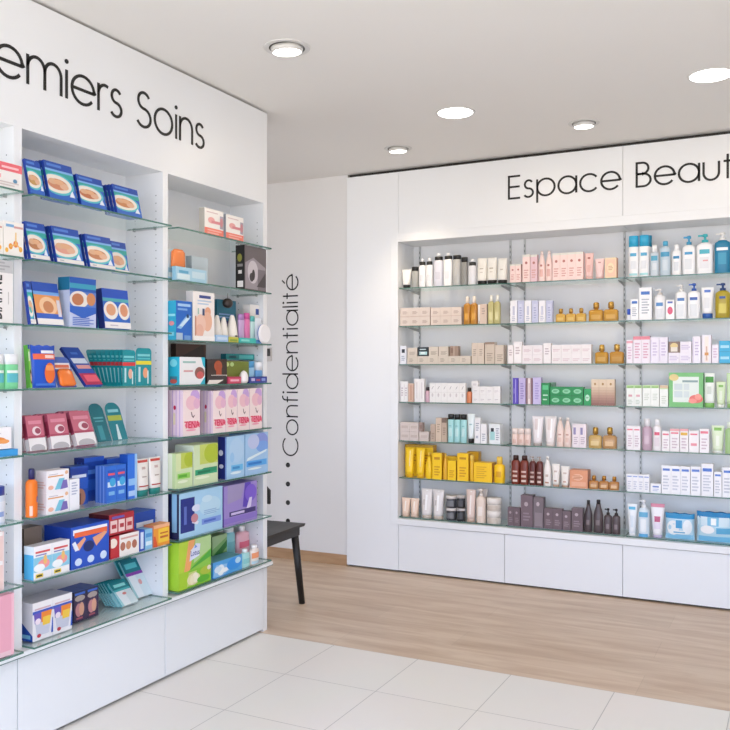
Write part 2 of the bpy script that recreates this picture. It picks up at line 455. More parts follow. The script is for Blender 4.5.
def blister(w, d, h, card, clear='#C9DADF', front=(), rnd=.25, name='blister_pack', blob=None, side=None):
    """backing card with rounded head and a raised plastic bubble (thing > card, bubble)"""
    root = empty(name)
    c = MB(); R = w*rnd; pts = [(-w/2, 0), (w/2, 0), (w/2, h-R)]
    pts += [(w/2-R+R*math.cos(math.radians(t)), h-R+R*math.sin(math.radians(t))) for t in range(15, 91, 15)]
    pts += [(-w/2+R+R*math.cos(math.radians(t)), h-R+R*math.sin(math.radians(t))) for t in range(90, 166, 15)] + [(-w/2, h-R)]
    y0 = d/2-.001; n = len(pts)
    c.face([(x, y0-.001, z) for x, z in pts], card); c.face([(x, y0, z) for x, z in reversed(pts)], card)
    for i in range(n):
        a, b = pts[i], pts[(i+1) % n]
        c.face([(a[0], y0-.001, a[1]), (a[0], y0, a[1]), (b[0], y0, b[1]), (b[0], y0-.001, b[1])], card)
    deco(c, front, lambda u, v, L: (-w/2+u*w, y0-.001-L, v*h))
    c.build('card', root)
    if blob:
        u0, v0, u1, v1, col = blob
        b = MB(); bm = mat(col, .2)
        b.loft([(v0*h, (u1-u0)*w*.38, d*.36, 3, bm), (v0*h+.006, (u1-u0)*w*.5, d*.45, 3, bm), (v1*h-.012, (u1-u0)*w*.46, d*.45, 3, bm), (v1*h, (u1-u0)*w*.30, d*.3, 3, bm)], 16)
        b.build('bubble', root, loc=(((u0+u1)/2-.5)*w, 0, 0))
    return root

# ================================================================== THE ROOM
CEIL = 2.51
WB = 4.846                      # plane of the back wall
def slab(name, x0, x1, y0, y1, z0, z1, m):
    b = MB(); b.box(x0, x1, y0, y1, z0, z1, m); return struct(b.build(name))
slab('floor', -4.5, 1.7, -1.0, 3.42, -.06, 0, tile_floor())
slab('floor', -4.5, 1.7, 3.42, 5.12, -.06, 0, wood_floor())
slab('ceiling', -4.5, 1.9, -1.2, 5.12, CEIL, CEIL+.08, M_CEIL)
slab('wall_left', -4.6, -4.5, -1.0, 5.12, 0, CEIL, M_WALL)
slab('wall_back', -4.5, -2.59, WB, 5.12, 0, CEIL, M_WALL)
slab('wall_light_blocker', 1.7, 1.8, .6, 5.12, 0, CEIL, M_WALL)  # unseen wall, added to cut light from the open right side
slab('wall_back', .53, 1.699, WB, 5.12, 0, CEIL, M_WALL)
slab('baseboard_back', -4.5, -2.592, WB-.012, WB-.0005, 0, .068, wood_floor('oak_skirting', False, '#BC9A76'))

# ------------------------------------------------------------------ ceiling lamps
M_PANEL = emis('lit_diffuser', (1, .985, .95), 3.2)
M_SPOTL = emis('lit_spot_lens', (1, .96, .88), 6.0)
M_RING = mat('#D9D8D5', .35)
def panel_light(x, y, lab):
    t = empty('ceiling_panel_light', (x, y, CEIL))
    b = MB(); b.loft([(-.003, .094, .094, 2, M_RING), (0, .096, .096, 2, M_RING)], 40); b.build('rim', t)
    b = MB(); b.loft([(-.0045, .083, .083, 2, M_PANEL), (-.0032, .085, .085, 2, M_PANEL)], 40); b.build('diffuser', t)
    tag(t, lab, 'ceiling light', 'round flush ceiling lights')
    l = bpy.data.lights.new('panel_lamp', 'AREA'); l.shape = 'DISK'; l.size = .17; l.energy = 2.6; l.color = (1, .80, .56)
    o = bpy.data.objects.new('panel_lamp', l); COL.objects.link(o); o.location = (x, y, CEIL-.012)
def spot_light(x, y, tx, ty, r, lab, en=16):
    t = empty('recessed_spotlight', (x, y, CEIL))
    b = MB(); n = 36                         # flat trim ring
    for k in range(n):
        a0, a1 = 2*PI*k/n, 2*PI*(k+1)/n
        def q(rad, a, z): return (rad*math.cos(a), rad*math.sin(a), z)
        b.face([q(r, a0, -.0005), q(r, a1, -.0005), q(r*.97, a1, -.004), q(r*.97, a0, -.004)], M_RING)
        b.face([q(r*.97, a0, -.004), q(r*.97, a1, -.004), q(r*.76, a1, -.004), q(r*.76, a0, -.004)], M_RING)
        b.face([q(r*.76, a0, -.004), q(r*.76, a1, -.004), q(r*.76, a1, -.0008), q(r*.76, a0, -.0008)], '#5A5752')
    b.face([(r*.76*math.cos(2*PI*k/n), r*.76*math.sin(2*PI*k/n), -.0008) for k in reversed(range(n))], '#5A5752')
    b.build('trim_ring', t)
    h = MB(); h.loft([(-.016, r*.66, r*.66, 2, M_RING), (.004, r*.70, r*.70, 2, M_RING)], 32)
    hd = h.build('lamp_head', t)
    d = Vector((tx-x, ty-y, -1.0)).normalized()
    tilt = (-d).to_track_quat('Z', 'Y').to_euler()
    hd.rotation_euler = (tilt.x*.22, tilt.y*.22, 0)
    hd.location = (0, 0, -.003)
    g = MB(); g.loft([(-.0185, r*.56, r*.56, 2, M_SPOTL), (-.0162, r*.60, r*.60, 2, M_SPOTL)], 32)
    g.build('lens', hd)
    tag(t, lab, 'spotlight', 'adjustable recessed spotlights')
    l = bpy.data.lights.new('spot_lamp', 'SPOT'); l.energy = en; l.color = (1, .82, .60); l.spot_size = math.radians(75); l.spot_blend = .9; l.shadow_soft_size = .05
    o = bpy.data.objects.new('spot_lamp', l); COL.objects.link(o); o.location = (x, y, CEIL-.065)
    o.rotation_euler = Vector((tx-x, ty-y, -1.2)).to_track_quat('-Z', 'Y').to_euler()
panel_light(-1.494, 3.905, 'round flush white ceiling light, nearest the middle of the beauty display')
panel_light(-.337, 3.900, 'round flush white ceiling light at the right edge of the photo')
spot_light(-1.775, 2.82, -2.3, 2.85, .092, 'recessed tilting spotlight nearest the first-aid display, left of the ceiling', 3.5)
spot_light(-2.024, 4.389, -2.05, 4.83, .078, 'recessed tilting spotlight over the left end of the beauty display', 12)
spot_light(-.977, 4.368, -.95, 4.70, .078, 'recessed tilting spotlight between the two round flush lights', 1.5)

# ================================================================== FIRST-AID DISPLAY (left)
XL = -2.30; XBK = -2.495
DIV = [(1.247, 1.279), (1.979, 2.011), (2.714, 2.746), (3.442, 3.474)]
Y0L, Y1L = DIV[0][0], DIV[-1][1]
cab = empty('display_shelving_unit', (XL, (Y0L+Y1L)/2, 0))
tag(cab, 'white wall shelving unit with glass shelves under the black "Premiers Soins" lettering', 'shelving unit')
def child(b, name, root, bevel=0):
    o = b.build(name, root, bevel); o.location = -root.location; return o
for i, (a, c) in enumerate(DIV):
    b = MB(); b.box(XBK, XL, a, c, 0.0 if i in (0, 3) else .332, 2.06 if i in (1, 2) else 2.499, M_LAM)
    for sgn, y in ((-1, a-.0004), (1, c+.0004)):        # shelf-pin holes, two columns on each inner face
        if (i == 0 and sgn < 0) or (i == 3 and sgn > 0): continue
        z = .40
        while z < 1.99:
            for X in (XL-.035, XL-.145):
                b.face([(X+.0026*math.cos(2*PI*k/8), y, z+.0026*math.sin(2*PI*k/8)) for k in range(8)], '#8B8F92')
            z += .032
    child(b, 'end_panel' if i in (0, 3) else 'divider', cab)
b = MB(); b.box(XBK-.018, XBK, Y0L, Y1L, .0, 2.499, M_LAMIN); child(b, 'back_panel', cab)
b = MB(); b.box(XBK, XL, DIV[0][1], DIV[3][0], 2.06, 2.499, M_LAM); b.box(XL-.02, XL, DIV[0][0], DIV[0][1], 2.499, 2.5, M_LAM)
hdr = child(b, 'header_panel', cab)
b = MB(); b.box(XBK, XL-.03, Y0L+.02, Y1L-.02, 2.4995, CEIL-.0005, M_DARK); child(b, 'painted_gap_shade', cab)  # dark strip whose colour stands for the shade in the ceiling gap
b = MB(); b.box(XBK, XL+.036, DIV[0][1]-.03, Y1L-.004, .3215, .3355, M_LAM); b.box(XL+.0005, XL+.0365, DIV[0][1]-.03, Y1L-.004, .3185, .3214, '#5E7A72'); child(b, 'base_top', cab)
b = MB(); b.box(XBK, XL-.03, Y0L+.034, Y1L-.034, 0, .012, M_DARK); child(b, 'plinth', cab)
for i in range(3):
    a = DIV[i][1]-.016 if i else DIV[0][1]; c = DIV[i+1][0]+.014 if i < 2 else DIV[3][0]
    b = MB(); b.box(XBK, XL, a+.001, c-.001, .012, .3185, M_LAM); child(b, 'drawer', cab, .0012)
# header lettering
txt = 'Premiers Soins'
polys, W = stroke_text(txt, gap=.155, space=.42, th=.082)
capL = .134
xm = min(u for p in polys[3][1] for u, v in p); xe = max(u for p in polys[-1][1] for u, v in p)
sc = (2.985-2.028)/(xe-xm)
b = MB()
for ch, ps in polys:
    letter_mesh(b, ps, lambda u, v, t: (XL+.0004+t, 2.028+(u-xm)*sc, 2.2135+v*capL), M_BLACK, .002)
o = b.build('lettering', hdr)

# glass shelves of the first-aid display
ZL = {0: [1.837, 1.622, 1.405, 1.194, .979, .764, .556, .340], 1: [1.837, 1.622, 1.405, 1.194, .979, .766, .557, .340], 2: [1.837, 1.622, 1.378, 1.194, .981, .770, .560, .349]}
NTH = ['top', 'second', 'third', 'fourth', 'fifth', 'sixth', 'seventh', 'bottom']
BAYL = ['leftmost first-aid bay', 'middle first-aid bay', 'right first-aid bay']
XG = -2.25
def glass_mesh(x0, x1, y0, y1, z0, z1, back='l'):
    b = MB(); b.box(x0, x1, y0, y1, z0, z1, M_EDGE, {'t': M_GLASS, 'd': M_GLASS, back: M_GLASS}); return b
for bay in range(3):
    ya, yb = DIV[bay][1]+.006, DIV[bay+1][0]-.004
    for k, z in enumerate(ZL[bay]):
        t = empty('glass_shelf', (XG-.11, (ya+yb)/2, z))
        o = glass_mesh(XBK+.012, XG, ya, yb, z-.0033, z+.0033).build('glass_pane', t); o.location = -t.location
        if k < 7:
            for yy, s in ((DIV[bay][1], 1), (DIV[bay+1][0], -1)):
                c = MB()
                for X in (XL-.035, XL-.145):
                    c.tube((X, yy+s*.0006, z-.0075), (X, yy+s*.012, z-.0075), .0032, .0032, M_STEEL, 10)
                c.box(XL-.15, XL-.03, yy+min(s*.0016, s*.004), yy+max(s*.0016, s*.004), z-.0075, z-.0040, M_RAIL)
                c.build('shelf_support', t).location = -t.location
        tag(t, 'clear glass shelf, %s one in the %s' % (NTH[k], BAYL[bay]), 'shelf', 'glass shelves of the first-aid display')

# ================================================================== BEAUTY DISPLAY (right)
YF = 4.83; YBK = 5.07; XR0 = -2.588; XR1 = .52
OP0 = -2.226; ZOP0, ZOP1 = .335, 2.052
cab2 = empty('display_shelving_unit', ((XR0+XR1)/2, YF, 0))
tag(cab2, 'white built-in wall shelving unit with glass shelves under the black "Espace Beaut\u00e9" lettering', 'shelving unit')
b = MB(); b.box(XR0, OP0-.001, YF, YBK, .012, 2.488, M_LAM); child(b, 'side_panel', cab2)
b = MB(); b.box(XR1-.03, XR1, YF, YBK, .012, 2.488, M_LAM); child(b, 'side_panel', cab2)
b = MB(); b.box(XR0, XR1, YBK, YBK+.02, .012, 2.488, M_LAMIN); child(b, 'back_panel', cab2)
hx = [OP0, -.868, XR1-.031]
hdr2 = None
for i in range(2):
    b = MB(); b.box(hx[i]+.0009, hx[i+1]-.0009, YF, YBK, ZOP1, 2.488, M_LAM)
    o = child(b, 'header_panel', cab2); hdr2 = hdr2 or o
b = MB(); b.box(XR0+.002, XR1-.002, YF+.03, YBK, 2.4882, CEIL-.0005, M_DARK); child(b, 'painted_gap_shade', cab2)  # gap under the ceiling, its shade put in as a dark strip
b = MB(); b.box(XR0+.002, XR1-.002, YF+.03, YBK, 0, .0118, M_DARK); child(b, 'plinth', cab2)
b = MB(); b.box(OP0, XR1-.031, YF, YBK, .2975, ZOP0, M_LAM); child(b, 'sill', cab2)
dx = [OP0, -1.542, -.869, -.19, XR1-.031]
for i in range(4):
    b = MB(); b.box(dx[i]+.0012, dx[i+1]-.0012, YF+.001, YBK, .012, .2945, M_LAM); child(b, 'drawer', cab2, .0012)
b = MB(); p = .007
b.box(OP0-.052, OP0, YF-p, YF-.0003, ZOP0-.037, ZOP1+.052, M_LAM)
b.box(OP0, XR1-.031, YF-p, YF-.0003, ZOP1, ZOP1+.052, M_LAM)
b.box(OP0, XR1-.031, YF-p, YF-.0003, ZOP0-.037, ZOP0, M_LAM)
child(b, 'opening_frame', cab2, .0015)
JOINT = [OP0, -1.534, -.856, -.178, .489]
for j in range(5):
    for s in (-1, 1):
        if (j == 0 and s < 0) or (j == 4 and s > 0): continue
        x = JOINT[j]+s*.045
        b = MB(); b.box(x-.006, x+.006, YBK-.010, YBK-.0003, ZOP0+.01, ZOP1-.002, '#C6C9CA')
        z = .37
        while z < 2.03:
            b.face([(x-.0022, YBK-.0104, z), (x+.0022, YBK-.0104, z), (x+.0022, YBK-.0104, z+.016), (x-.0022, YBK-.0104, z+.016)], '#6A7072'); z += .032
        child(b, 'slotted_upright', cab2)
polys, W = stroke_text('Espace Beaut\u00e9', gap=.165, space=.50, th=.088)
iu = 9
x0 = min(u for q in polys[0][1] for u, v in q)
xu = max(u for q in polys[iu][1] for u, v in q)
XU = onY(720.2, 150, YF)[0]
xBl = min(u for q in polys[6][1] for u, v in q); XBl = onY(635, 160, YF)[0]
sc = (XU+1.5206)/(xu-x0)
b = MB()
for ch, ps in polys:
    letter_mesh(b, ps, lambda u, v, t: (-1.5206+(u-x0)*sc, YF-.0004-t, 2.2565+v*.128), M_BLACK, .002)
b.build('lettering', hdr2).location = (0, 0, 0)
ZR = [1.764, 1.527, 1.290, 1.056, .816, .587, .343]
NTR = ['top', 'second', 'third', 'fourth', 'fifth', 'sixth', 'bottom']
BAYR = ['left beauty bay', 'middle beauty bay', 'right beauty bay', 'beauty bay beyond the frame']
for bay in range(4):
    xa, xb = JOINT[bay]+.003, JOINT[bay+1]-.003
    for k, z in enumerate(ZR):
        t = empty('glass_shelf', ((xa+xb)/2, YF+.12, z))
        o = glass_mesh(xa, xb, YF+.007, YBK-.014, z-.003, z+.003, 'b').build('glass_pane', t); o.location = -t.location
        if k < 6:
            for x in (JOINT[bay]+.045, JOINT[bay+1]-.045):
                c = MB(); th = .002
                pts = [(YBK-.0108, z-.0042), (YBK-.19, z-.0042), (YBK-.19, z-.010), (YBK-.0108, z-.028)]
                c.face([(x-th, y, zz) for y, zz in pts], M_STEEL); c.face([(x+th, y, zz) for y, zz in reversed(pts)], M_STEEL)
                for q in range(4):
                    (y1, z1), (y2, z2) = pts[q], pts[(q+1) % 4]
                    c.face([(x-th, y1, z1), (x+th, y1, z1), (x+th, y2, z2), (x-th, y2, z2)], M_STEEL)
                c.build('bracket', t).location = -t.location
        tag(t, 'clear glass shelf, %s one in the %s' % (NTR[k], BAYR[bay]), 'shelf', 'glass shelves of the beauty display')

# ================================================================== WALL LETTERING, SWITCH, CHAIR
t = empty('wall_lettering', (-2.964, WB, .688))
tag(t, 'black vertical "Confidentialit\u00e9" lettering with dots on the white wall behind the chair', 'lettering')
polys, W = stroke_text('Confidentialit\u00e9', gap=.17, th=.075)
sv = .117; su = (1.888-.688)/W
for ch, ps in polys:
    b = MB(); letter_mesh(b, ps, lambda u, v, tt: (-v*sv, -.0004-tt, u*su), M_BLACK, .0012); b.build('letter', t)
for z in (.6235, .4969, .3729, .2503):
    b = MB(); dx_ = -3.0418+2.964
    cir = [(dx_+.0165*math.cos(2*PI*k/20), z-.688+.0165*math.sin(2*PI*k/20)) for k in range(20)]
    letter_mesh(b, [cir], lambda u, v, tt: (u, -.0004-tt, v), M_BLACK, .0012); b.build('dot', t)

t = empty('wall_switch', (-3.19, WB, 1.36))
b = MB(); b.box(-.022, .024, -.012, -.0001, -.045, .045, '#CFCBC6'); b.build('plate', t, .003)
b = MB(); b.box(-.014, .016, -.020, -.0122, -.010, .040, '#3A3836'); b.build('button', t, .003)
tag(t, 'small grey wall plate with a dark button beside the first-aid display', 'switch')

# the seat is a separate board on an apron, the legs splay outwards
def chair():
    t = empty('waiting_chair', (-2.62, 3.73, 0))
    tag(t, 'black wooden chair with splayed round legs beside the vertical wall lettering', 'chair')
    zs = .431
    C0 = Vector((-2.378, 3.965)); C1 = Vector((-2.352, 3.52)); C2 = Vector((-2.81, 3.50)); C3 = Vector((-2.85, 3.93))
    M = noise_paint('black_stained_wood', '#1D1B1B', .42, .15, 30)
    org = Vector((t.location.x, t.location.y))
    b = MB(); ps = [c-org for c in (C0, C1, C2, C3)][::-1]
    # seat: a thin dished board with a chamfered underside
    n = 8
    def P(i, j):
        u, v = i/n, j/n
        a = ps[0].lerp(ps[1], u); c = ps[3].lerp(ps[2], u); q = a.lerp(c, v)
        dip = .012*math.sin(PI*u)*math.sin(PI*v)
        return (q.x, q.y, zs-dip)
    for i in range(n):
        for j in range(n):
            b.face([P(i, j), P(i+1, j), P(i+1, j+1), P(i, j+1)][::-1], M, True)
    ctr = sum(ps, Vector((0, 0)))/4
    lo = [ctr+(p-ctr)*.985 for p in ps]; th = .014
    for i in range(4):
        p, q = ps[i], ps[(i+1) % 4]; p2, q2 = lo[i], lo[(i+1) % 4]
        b.face([(p.x, p.y, zs), (p2.x, p2.y, zs-th), (q2.x, q2.y, zs-th), (q.x, q.y, zs)], M)
    b.face([(p.x, p.y, zs-th) for p in lo], M)
    b.build('seat', t)
    ap = [ctr+(p-ctr)*.90 for p in ps]
    b = MB()
    for i in range(4):
        p, q = ap[i], ap[(i+1) % 4]; nrm = (ctr-(p+q)/2).normalized()*.018
        a2, b2 = p+nrm, q+nrm
        for z0, z1 in ((zs-.062, zs-.0145),):
            b.face([(p.x, p.y, z0), (q.x, q.y, z0), (q.x, q.y, z1), (p.x, p.y, z1)], M)
            b.face([(a2.x, a2.y, z0), (a2.x, a2.y, z1), (b2.x, b2.y, z1), (b2.x, b2.y, z0)], M)
            b.face([(p.x, p.y, z0), (a2.x, a2.y, z0), (b2.x, b2.y, z0), (q.x, q.y, z0)], M)
    b.build('apron', t)
    for i, p in enumerate(ps):
        top = ctr+(p-ctr)*.80; ft = ctr+(p-ctr)*.94
        b = MB(); b.tube((ft.x, ft.y, 0), (top.x, top.y, zs-.0145), .0165, .021, M, 18)
        b.build('leg', t)
    # wrap-around back rail, its lower edge tapering towards the front ends, on two rear posts
    b = MB(); pts = []
    front_r = Vector((-2.505, 3.885))-org; 
    cx, cy = (-2.60-org.x), (3.72-org.y)
    for k in range(25):
        a = math.radians(86+ (274-86)*k/24)
        x = cx+.25*math.cos(a)+.0; y = cy+.20*math.sin(a)
        pts.append((x, y, abs(k-12)/12))
    for k in range(24):
        (xa, ya, fa), (xb, yb, fb) = pts[k], pts[k+1]
        for (x1, y1, f1, x2, y2, f2) in ((xa, ya, fa, xb, yb, fb),):
            def ring(x, y, f):
                ux, uy = x-cx, y-cy; L = math.hypot(ux, uy); ux /= L; uy /= L
                zl = .60+.03*math.cos(PI*f) - .045*f; zh = .80-.20*f**2
                return [(x, y, zl), (x+ux*.016, y+uy*.016, zl), (x+ux*.016, y+uy*.016, zh), (x, y, zh)]
            A, B = ring(x1, y1, f1), ring(x2, y2, f2)
            for q in range(4):
                b.face([A[q], A[(q+1) % 4], B[(q+1) % 4], B[q]], M, False)
            if k == 0: b.face(A, M)
            if k == 23: b.face(B[::-1], M)
    b.build('backrest', t)
    for yy in (3.84, 3.60):
        b = MB(); b.tube((-2.815-org.x, yy-org.y, zs-.03), (-2.83-org.x, yy-org.y, .66), .014, .012, M, 14); b.build('back_post', t)
    for k in (2, 22):
        x, y, f = pts[k]
        b = MB(); b.tube((x-.0+ .008*(x-cx)/.2, y, zs-.012), (x, y+ (.008 if k == 2 else -.008), .60), .012, .010, M, 14); b.build('arm_post', t)
    return t
chair()

# ================================================================== PRODUCTS ON THE SHELVES
def copy_tree(o):
    c = o.copy(); COL.objects.link(c)
    for ch in list(o.children):
        d = ch.copy(); COL.objects.link(d); d.parent = c
        for g in list(ch.children):
            e = g.copy(); COL.objects.link(e); e.parent = d
    return c
REC = []
class S: pass
ctx = S()
YI = 4.850                # front line of goods on the beauty shelves
XI = -2.262               # front line of goods on the first-aid shelves
def shelf(side, bay, k, ox=0, oy=0, sc=1.0):
    if side == 'R': ox -= 1.4
    ctx.side, ctx.bay, ctx.k, ctx.ox, ctx.oy, ctx.sc = side, bay, k, ox, oy, sc
    ctx.z = (ZR[k]+.0031) if side == 'R' else (ZL[bay][k]+.0035)
    ctx.last = -99
    ctx.lo = (JOINT[bay]+.004) if side == 'R' else (DIV[bay][1]+.002)
    ctx.hi = (JOINT[bay+1]-.004) if side == 'R' else (DIV[bay+1][0]-.002)
def px(x): return ctx.ox+x*ctx.sc
def py(y): return ctx.oy+y*ctx.sc
def put(x0, x1, yt, mk, desc, cat, n=1, rows=1, base=None, back=0.0, lean=0.0, dep=None, sx=None, yaw=0.0, free=False, roll=0.0, deep=0, step=.017, dlean=0, ddesc=None):
    """stand n x rows goods between the two marks; yt is the top line, back the distance behind the front line"""
    pl = (YI+back) if ctx.side == 'R' else (XI-back)
    on = onY if ctx.side == 'R' else onX
    A = on(px(x0), 0, pl)[0]; B = on(px(x1), 0, pl)[0]; xm = px((x0+x1)/2)
    zt = on(xm, py(yt), pl)[1]; zb = ctx.z if base is None else (base if base < 5 else on(xm, py(base), pl)[1])
    if not free:
        A = max(A, ctx.lo)
        if ctx.side == 'R' or back > 0: B = min(B, ctx.hi)
        if back == 0 and base is None:
            A = max(A, ctx.last+.0006); ctx.last = B
    w = (B-A)/n; h = (zt-zb)/rows
    if w <= .004: w = .02
    if dep is None:
        if sx is not None:
            d0 = ray(px(sx)); dep = max(.02, abs(A/d0[1]*d0[0]-pl))
        else: dep = min(max(w*.8, .03), .085)
    if ctx.side == 'R': dep = min(dep, YBK-.016-pl)
    else: dep = min(dep, pl-XBK-.012)
    la = math.radians(lean); hh = h/math.cos(la) if lean else h
    src = mk(w-.0008, dep, hh-.0004)
    yoff = dep/2; zoff = 0
    if lean:
        yoff = dep/2*math.cos(la)+.0; zoff = dep/2*math.sin(la)
    first = True
    for r in range(rows):
        for c in range(n):
            o = src if first else copy_tree(src)
            first = False
            cc = A+w*(c+.5); z = zb+h*r+zoff+(.0002 if r else 0)
            if ctx.side == 'R': o.location = (cc, pl+yoff, z); rz = 0
            else: o.location = (pl-yoff, cc, z); rz = PI/2
            o.rotation_euler = (-la, math.radians(roll), rz+math.radians(yaw))
            REC.append((o, desc, cat, ctx.side, ctx.bay, ctx.k, zb+h*r, cc, back))
            for q in range(1, deep+1):
                e = copy_tree(src); dd = step*q*(-1 if ctx.side == 'L' else 1)
                e.location = (o.location.x+dd, o.location.y, z) if ctx.side == 'L' else (o.location.x, o.location.y+dd, z)
                lq = math.radians(lean+dlean*q); e.rotation_euler = (-lq, o.rotation_euler.y, o.rotation_euler.z)
                e.location.z = zb+h*r+dep/2*math.sin(lq)+(.0002 if r else 0)
                REC.append((e, ddesc or desc+' behind', cat, ctx.side, ctx.bay, ctx.k, zb+h*r, cc, q))
    return w, dep, h, zb
# shorthand makers
def Cn(col, front=(), **k): return lambda w, d, h: carton(w, d, h, col, front, **k)
def Bt(col, cap='#FFFFFF', **k): return lambda w, d, h: bottle(w, min(d, w*1.0), h, col, cap, **k)
def Tb(col, cap=None, **k): return lambda w, d, h: tube(w, d, h, col, cap, **k)
def Jr(col, lid, **k): return lambda w, d, h: jar(w, w, h, col, lid, **k)
def Fl(col, **k): return lambda w, d, h: flacon(w, d, h, col, **k)
LN = '#A9A9AE'
def lines(c=LN, a=.2, b=.15, cc=.8, e=.5, n=4): return ('l', a, b, cc, e, n, c)

# ---------------------------------------------------------------- beauty display, left bay
shelf('R', 0, 0, 390, 220, .1781)
put(65, 120, 275, Tb('#F6F4F0', '#171717', capf=.17, capw=.70), 'short white tube on black cap', 'tube')
put(124, 162, 262, Bt('#A8A8A4', '#171717', style='wide', capf=.20), 'grey bottle with wide black cap', 'bottle')
put(165, 243, 214, Bt('#F1F1F2', '#FAFAFA', style='cap', capf=.20, capw=.42, collar='#1B1B1B', labs=[(-.5,.3,.5,.6,'#E2E2E6')]), 'white bottle with black collar', 'bottle', n=2)
put(247, 300, 186, Bt('#DCDCE6', '#FAFAFA', capf=.17, capw=.42, collar='#1B1B1B', labs=[(-.5,.3,.5,.6,'#CFCFDA')]), 'tall lavender bottle with black collar', 'bottle')
put(303, 353, 183, Bt('#F4F4F4', '#FAFAFA', capf=.16, capw=.42, collar='#1B1B1B', e=3.5, labs=[(-.5,.3,.5,.6,'#E6E6EA')]), 'tall square white bottle, black collar', 'bottle')
put(355, 401, 196, Bt('#B9B9B7', '#151515', style='wide', capf=.14), 'tall grey bottle, wide black cap', 'bottle')
put(403, 440, 207, Bt('#8F8F8C', '#151515', style='wide', capf=.18), 'dark grey bottle, wide black cap', 'bottle')
put(442, 488, 217, Bt('#DEDEE2', '#F2F2F2', capf=.22, capw=.5, collar='#222222'), 'small pale bottle with black collar', 'bottle')
put(492, 602, 210, Tb('#EFEBE2', '#151515', capf=.14, capw=.95, labs=[(-.4,.5,.4,.55,'#B9AF9E'), (-.3,.35,.3,.38,'#C9C0B2')]), 'cream tube standing on black cap', 'tube', n=2)
put(606, 662, 212, Tb('#F1EEE6', '#151515', capf=.14, capw=.95, labs=[(-.3,.45,.3,.5,'#C9C0B2')]), 'narrow cream tube on black cap', 'tube')
shelf('R', 0, 1, 390, 220, .1781)
BG = '#DDCFC5'
bgf = [('r', 0, .0, 1, .06, '#CDB5A9'), lines('#B39D92', .25, .3, .75, .6, 3)]
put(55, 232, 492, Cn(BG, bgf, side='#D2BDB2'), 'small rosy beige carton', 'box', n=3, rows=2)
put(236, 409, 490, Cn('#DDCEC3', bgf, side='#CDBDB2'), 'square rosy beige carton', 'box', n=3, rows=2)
put(418, 495, 428, Bt('#D9962F', '#F3E7D6', capf=.24, capw=.52, trans=.35, labs=[(-.5,.25,.5,.6,'#E3A94B')], e=4), 'amber oil bottle with cream cap', 'bottle', n=2)
put(497, 510, 475, Tb('#F3F0EA', '#E8E2D6'), 'thin white tube', 'tube')
put(513, 551, 472, Cn('#D9C3B3', [lines('#B39D92', .25, .5, .75, .8, 3)]), 'tall rosy beige carton', 'box')
put(555, 624, 420, Bt('#D8CE8B', '#F6F2E6', capf=.22, capw=.5, trans=.3, e=4, labs=[(-.5,.2,.5,.6,'#E4DDAA')]), 'pale yellow bottle, white cap', 'bottle', n=2)
shelf('R', 0, 2, 390, 320, .1781)
put(62, 100, 145, Cn('#E6E8F0', [('r', .25, .62, .75, .82, '#26303E'), lines('#9AA3B8', .2, .2, .8, .45, 3)]), 'pale carton with dark square', 'box')
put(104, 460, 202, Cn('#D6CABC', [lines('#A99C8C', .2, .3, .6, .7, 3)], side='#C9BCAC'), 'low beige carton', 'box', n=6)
zr = ZR[2]+.0031+.048
put(106, 160, 155, Cn('#D9CDBF', [lines('#A99C8C')]), 'beige carton resting on low row', 'box', base=203)
put(164, 222, 152, Cn('#1F2E35', [('r', .15, .15, .9, .5, '#BFE0E0'), ('r', .3, .3, .7, .42, '#FFFFFF'), ('r', .2,.7,.8,.8,'#D8E8EA')]), 'black and white carton on row', 'box', base=203)
put(226, 338, 149, Cn('#D8CDBF', [lines('#A99C8C'), ('r', .93, 0, 1, 1, '#8D7A6A')]), 'taupe carton resting on low row', 'box', n=2, base=203)
put(344, 390, 146, Cn('#A48C7C', [('r', .45, 0, .55, 1, '#C7B5A5'), ('r', .1, .3, .4, .8, '#8A6F60')]), 'brown carton on the low row', 'box', base=203)
put(466, 536, 128, Cn('#D6C7B8', [lines('#AB9B8B', .25, .4, .75, .7, 4)]), 'tall beige carton', 'box', n=2)
put(540, 595, 124, Cn('#D0C1B1', [('r', 0, .9, 1, 1, '#9B8575'), lines('#AB9B8B')]), 'beige carton with brown lid band', 'box')
put(597, 652, 140, Cn('#D4C6B7', [lines('#AB9B8B'), ('r', .9, 0, 1, 1, '#7E6C5E')]), 'wide beige carton', 'box')
shelf('R', 0, 3, 390, 320, .1781)
put(52, 108, 345, Cn('#F0EEEE', [('r', .12, .1, .2, .9, '#D5CED2'), lines('#C0B4BC', .3, .3, .8, .7, 4)]), 'white carton with grey edge line', 'box', n=2)
put(110, 140, 356, Cn('#D9B9A6', [('r', .3, .1, .7, .9, '#C99F8A')]), 'slim tan carton', 'box')
put(145, 200, 330, Cn('#F2EFEE', [('r', .4, .15, .6, .85, '#DDD6D8')]), 'tall slim white carton', 'box', n=2)
put(203, 227, 376, Bt('#D9B3C0', '#3A3236', capf=.24, capw=.8), 'small pink bottle, dark cap', 'bottle')
put(230, 432, 354, Cn('#F2F0EE', [('p', [(.35,.68),(.42,.68),(.7,.84),(.63,.84)], '#8F8C8E'), ('e', .5, .38, .16, .10, '#D9D3D3'), ('r', 0, .52, 1, .53, '#CFCBCB')]), 'white carton with grey slash', 'box', n=6)
put(435, 464, 379, Bt('#E08A5E', '#2A2422', capf=.26, capw=.7), 'small orange bottle, black cap', 'bottle')
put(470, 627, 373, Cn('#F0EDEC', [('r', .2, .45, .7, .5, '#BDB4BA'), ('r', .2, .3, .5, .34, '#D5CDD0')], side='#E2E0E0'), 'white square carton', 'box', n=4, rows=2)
put(466, 502, 342, Cn('#F4F2F1', [lines('#CFC9CB')]), 'little white carton on stack', 'box', base=372)
shelf('R', 0, 4, 390, 400, .1781)
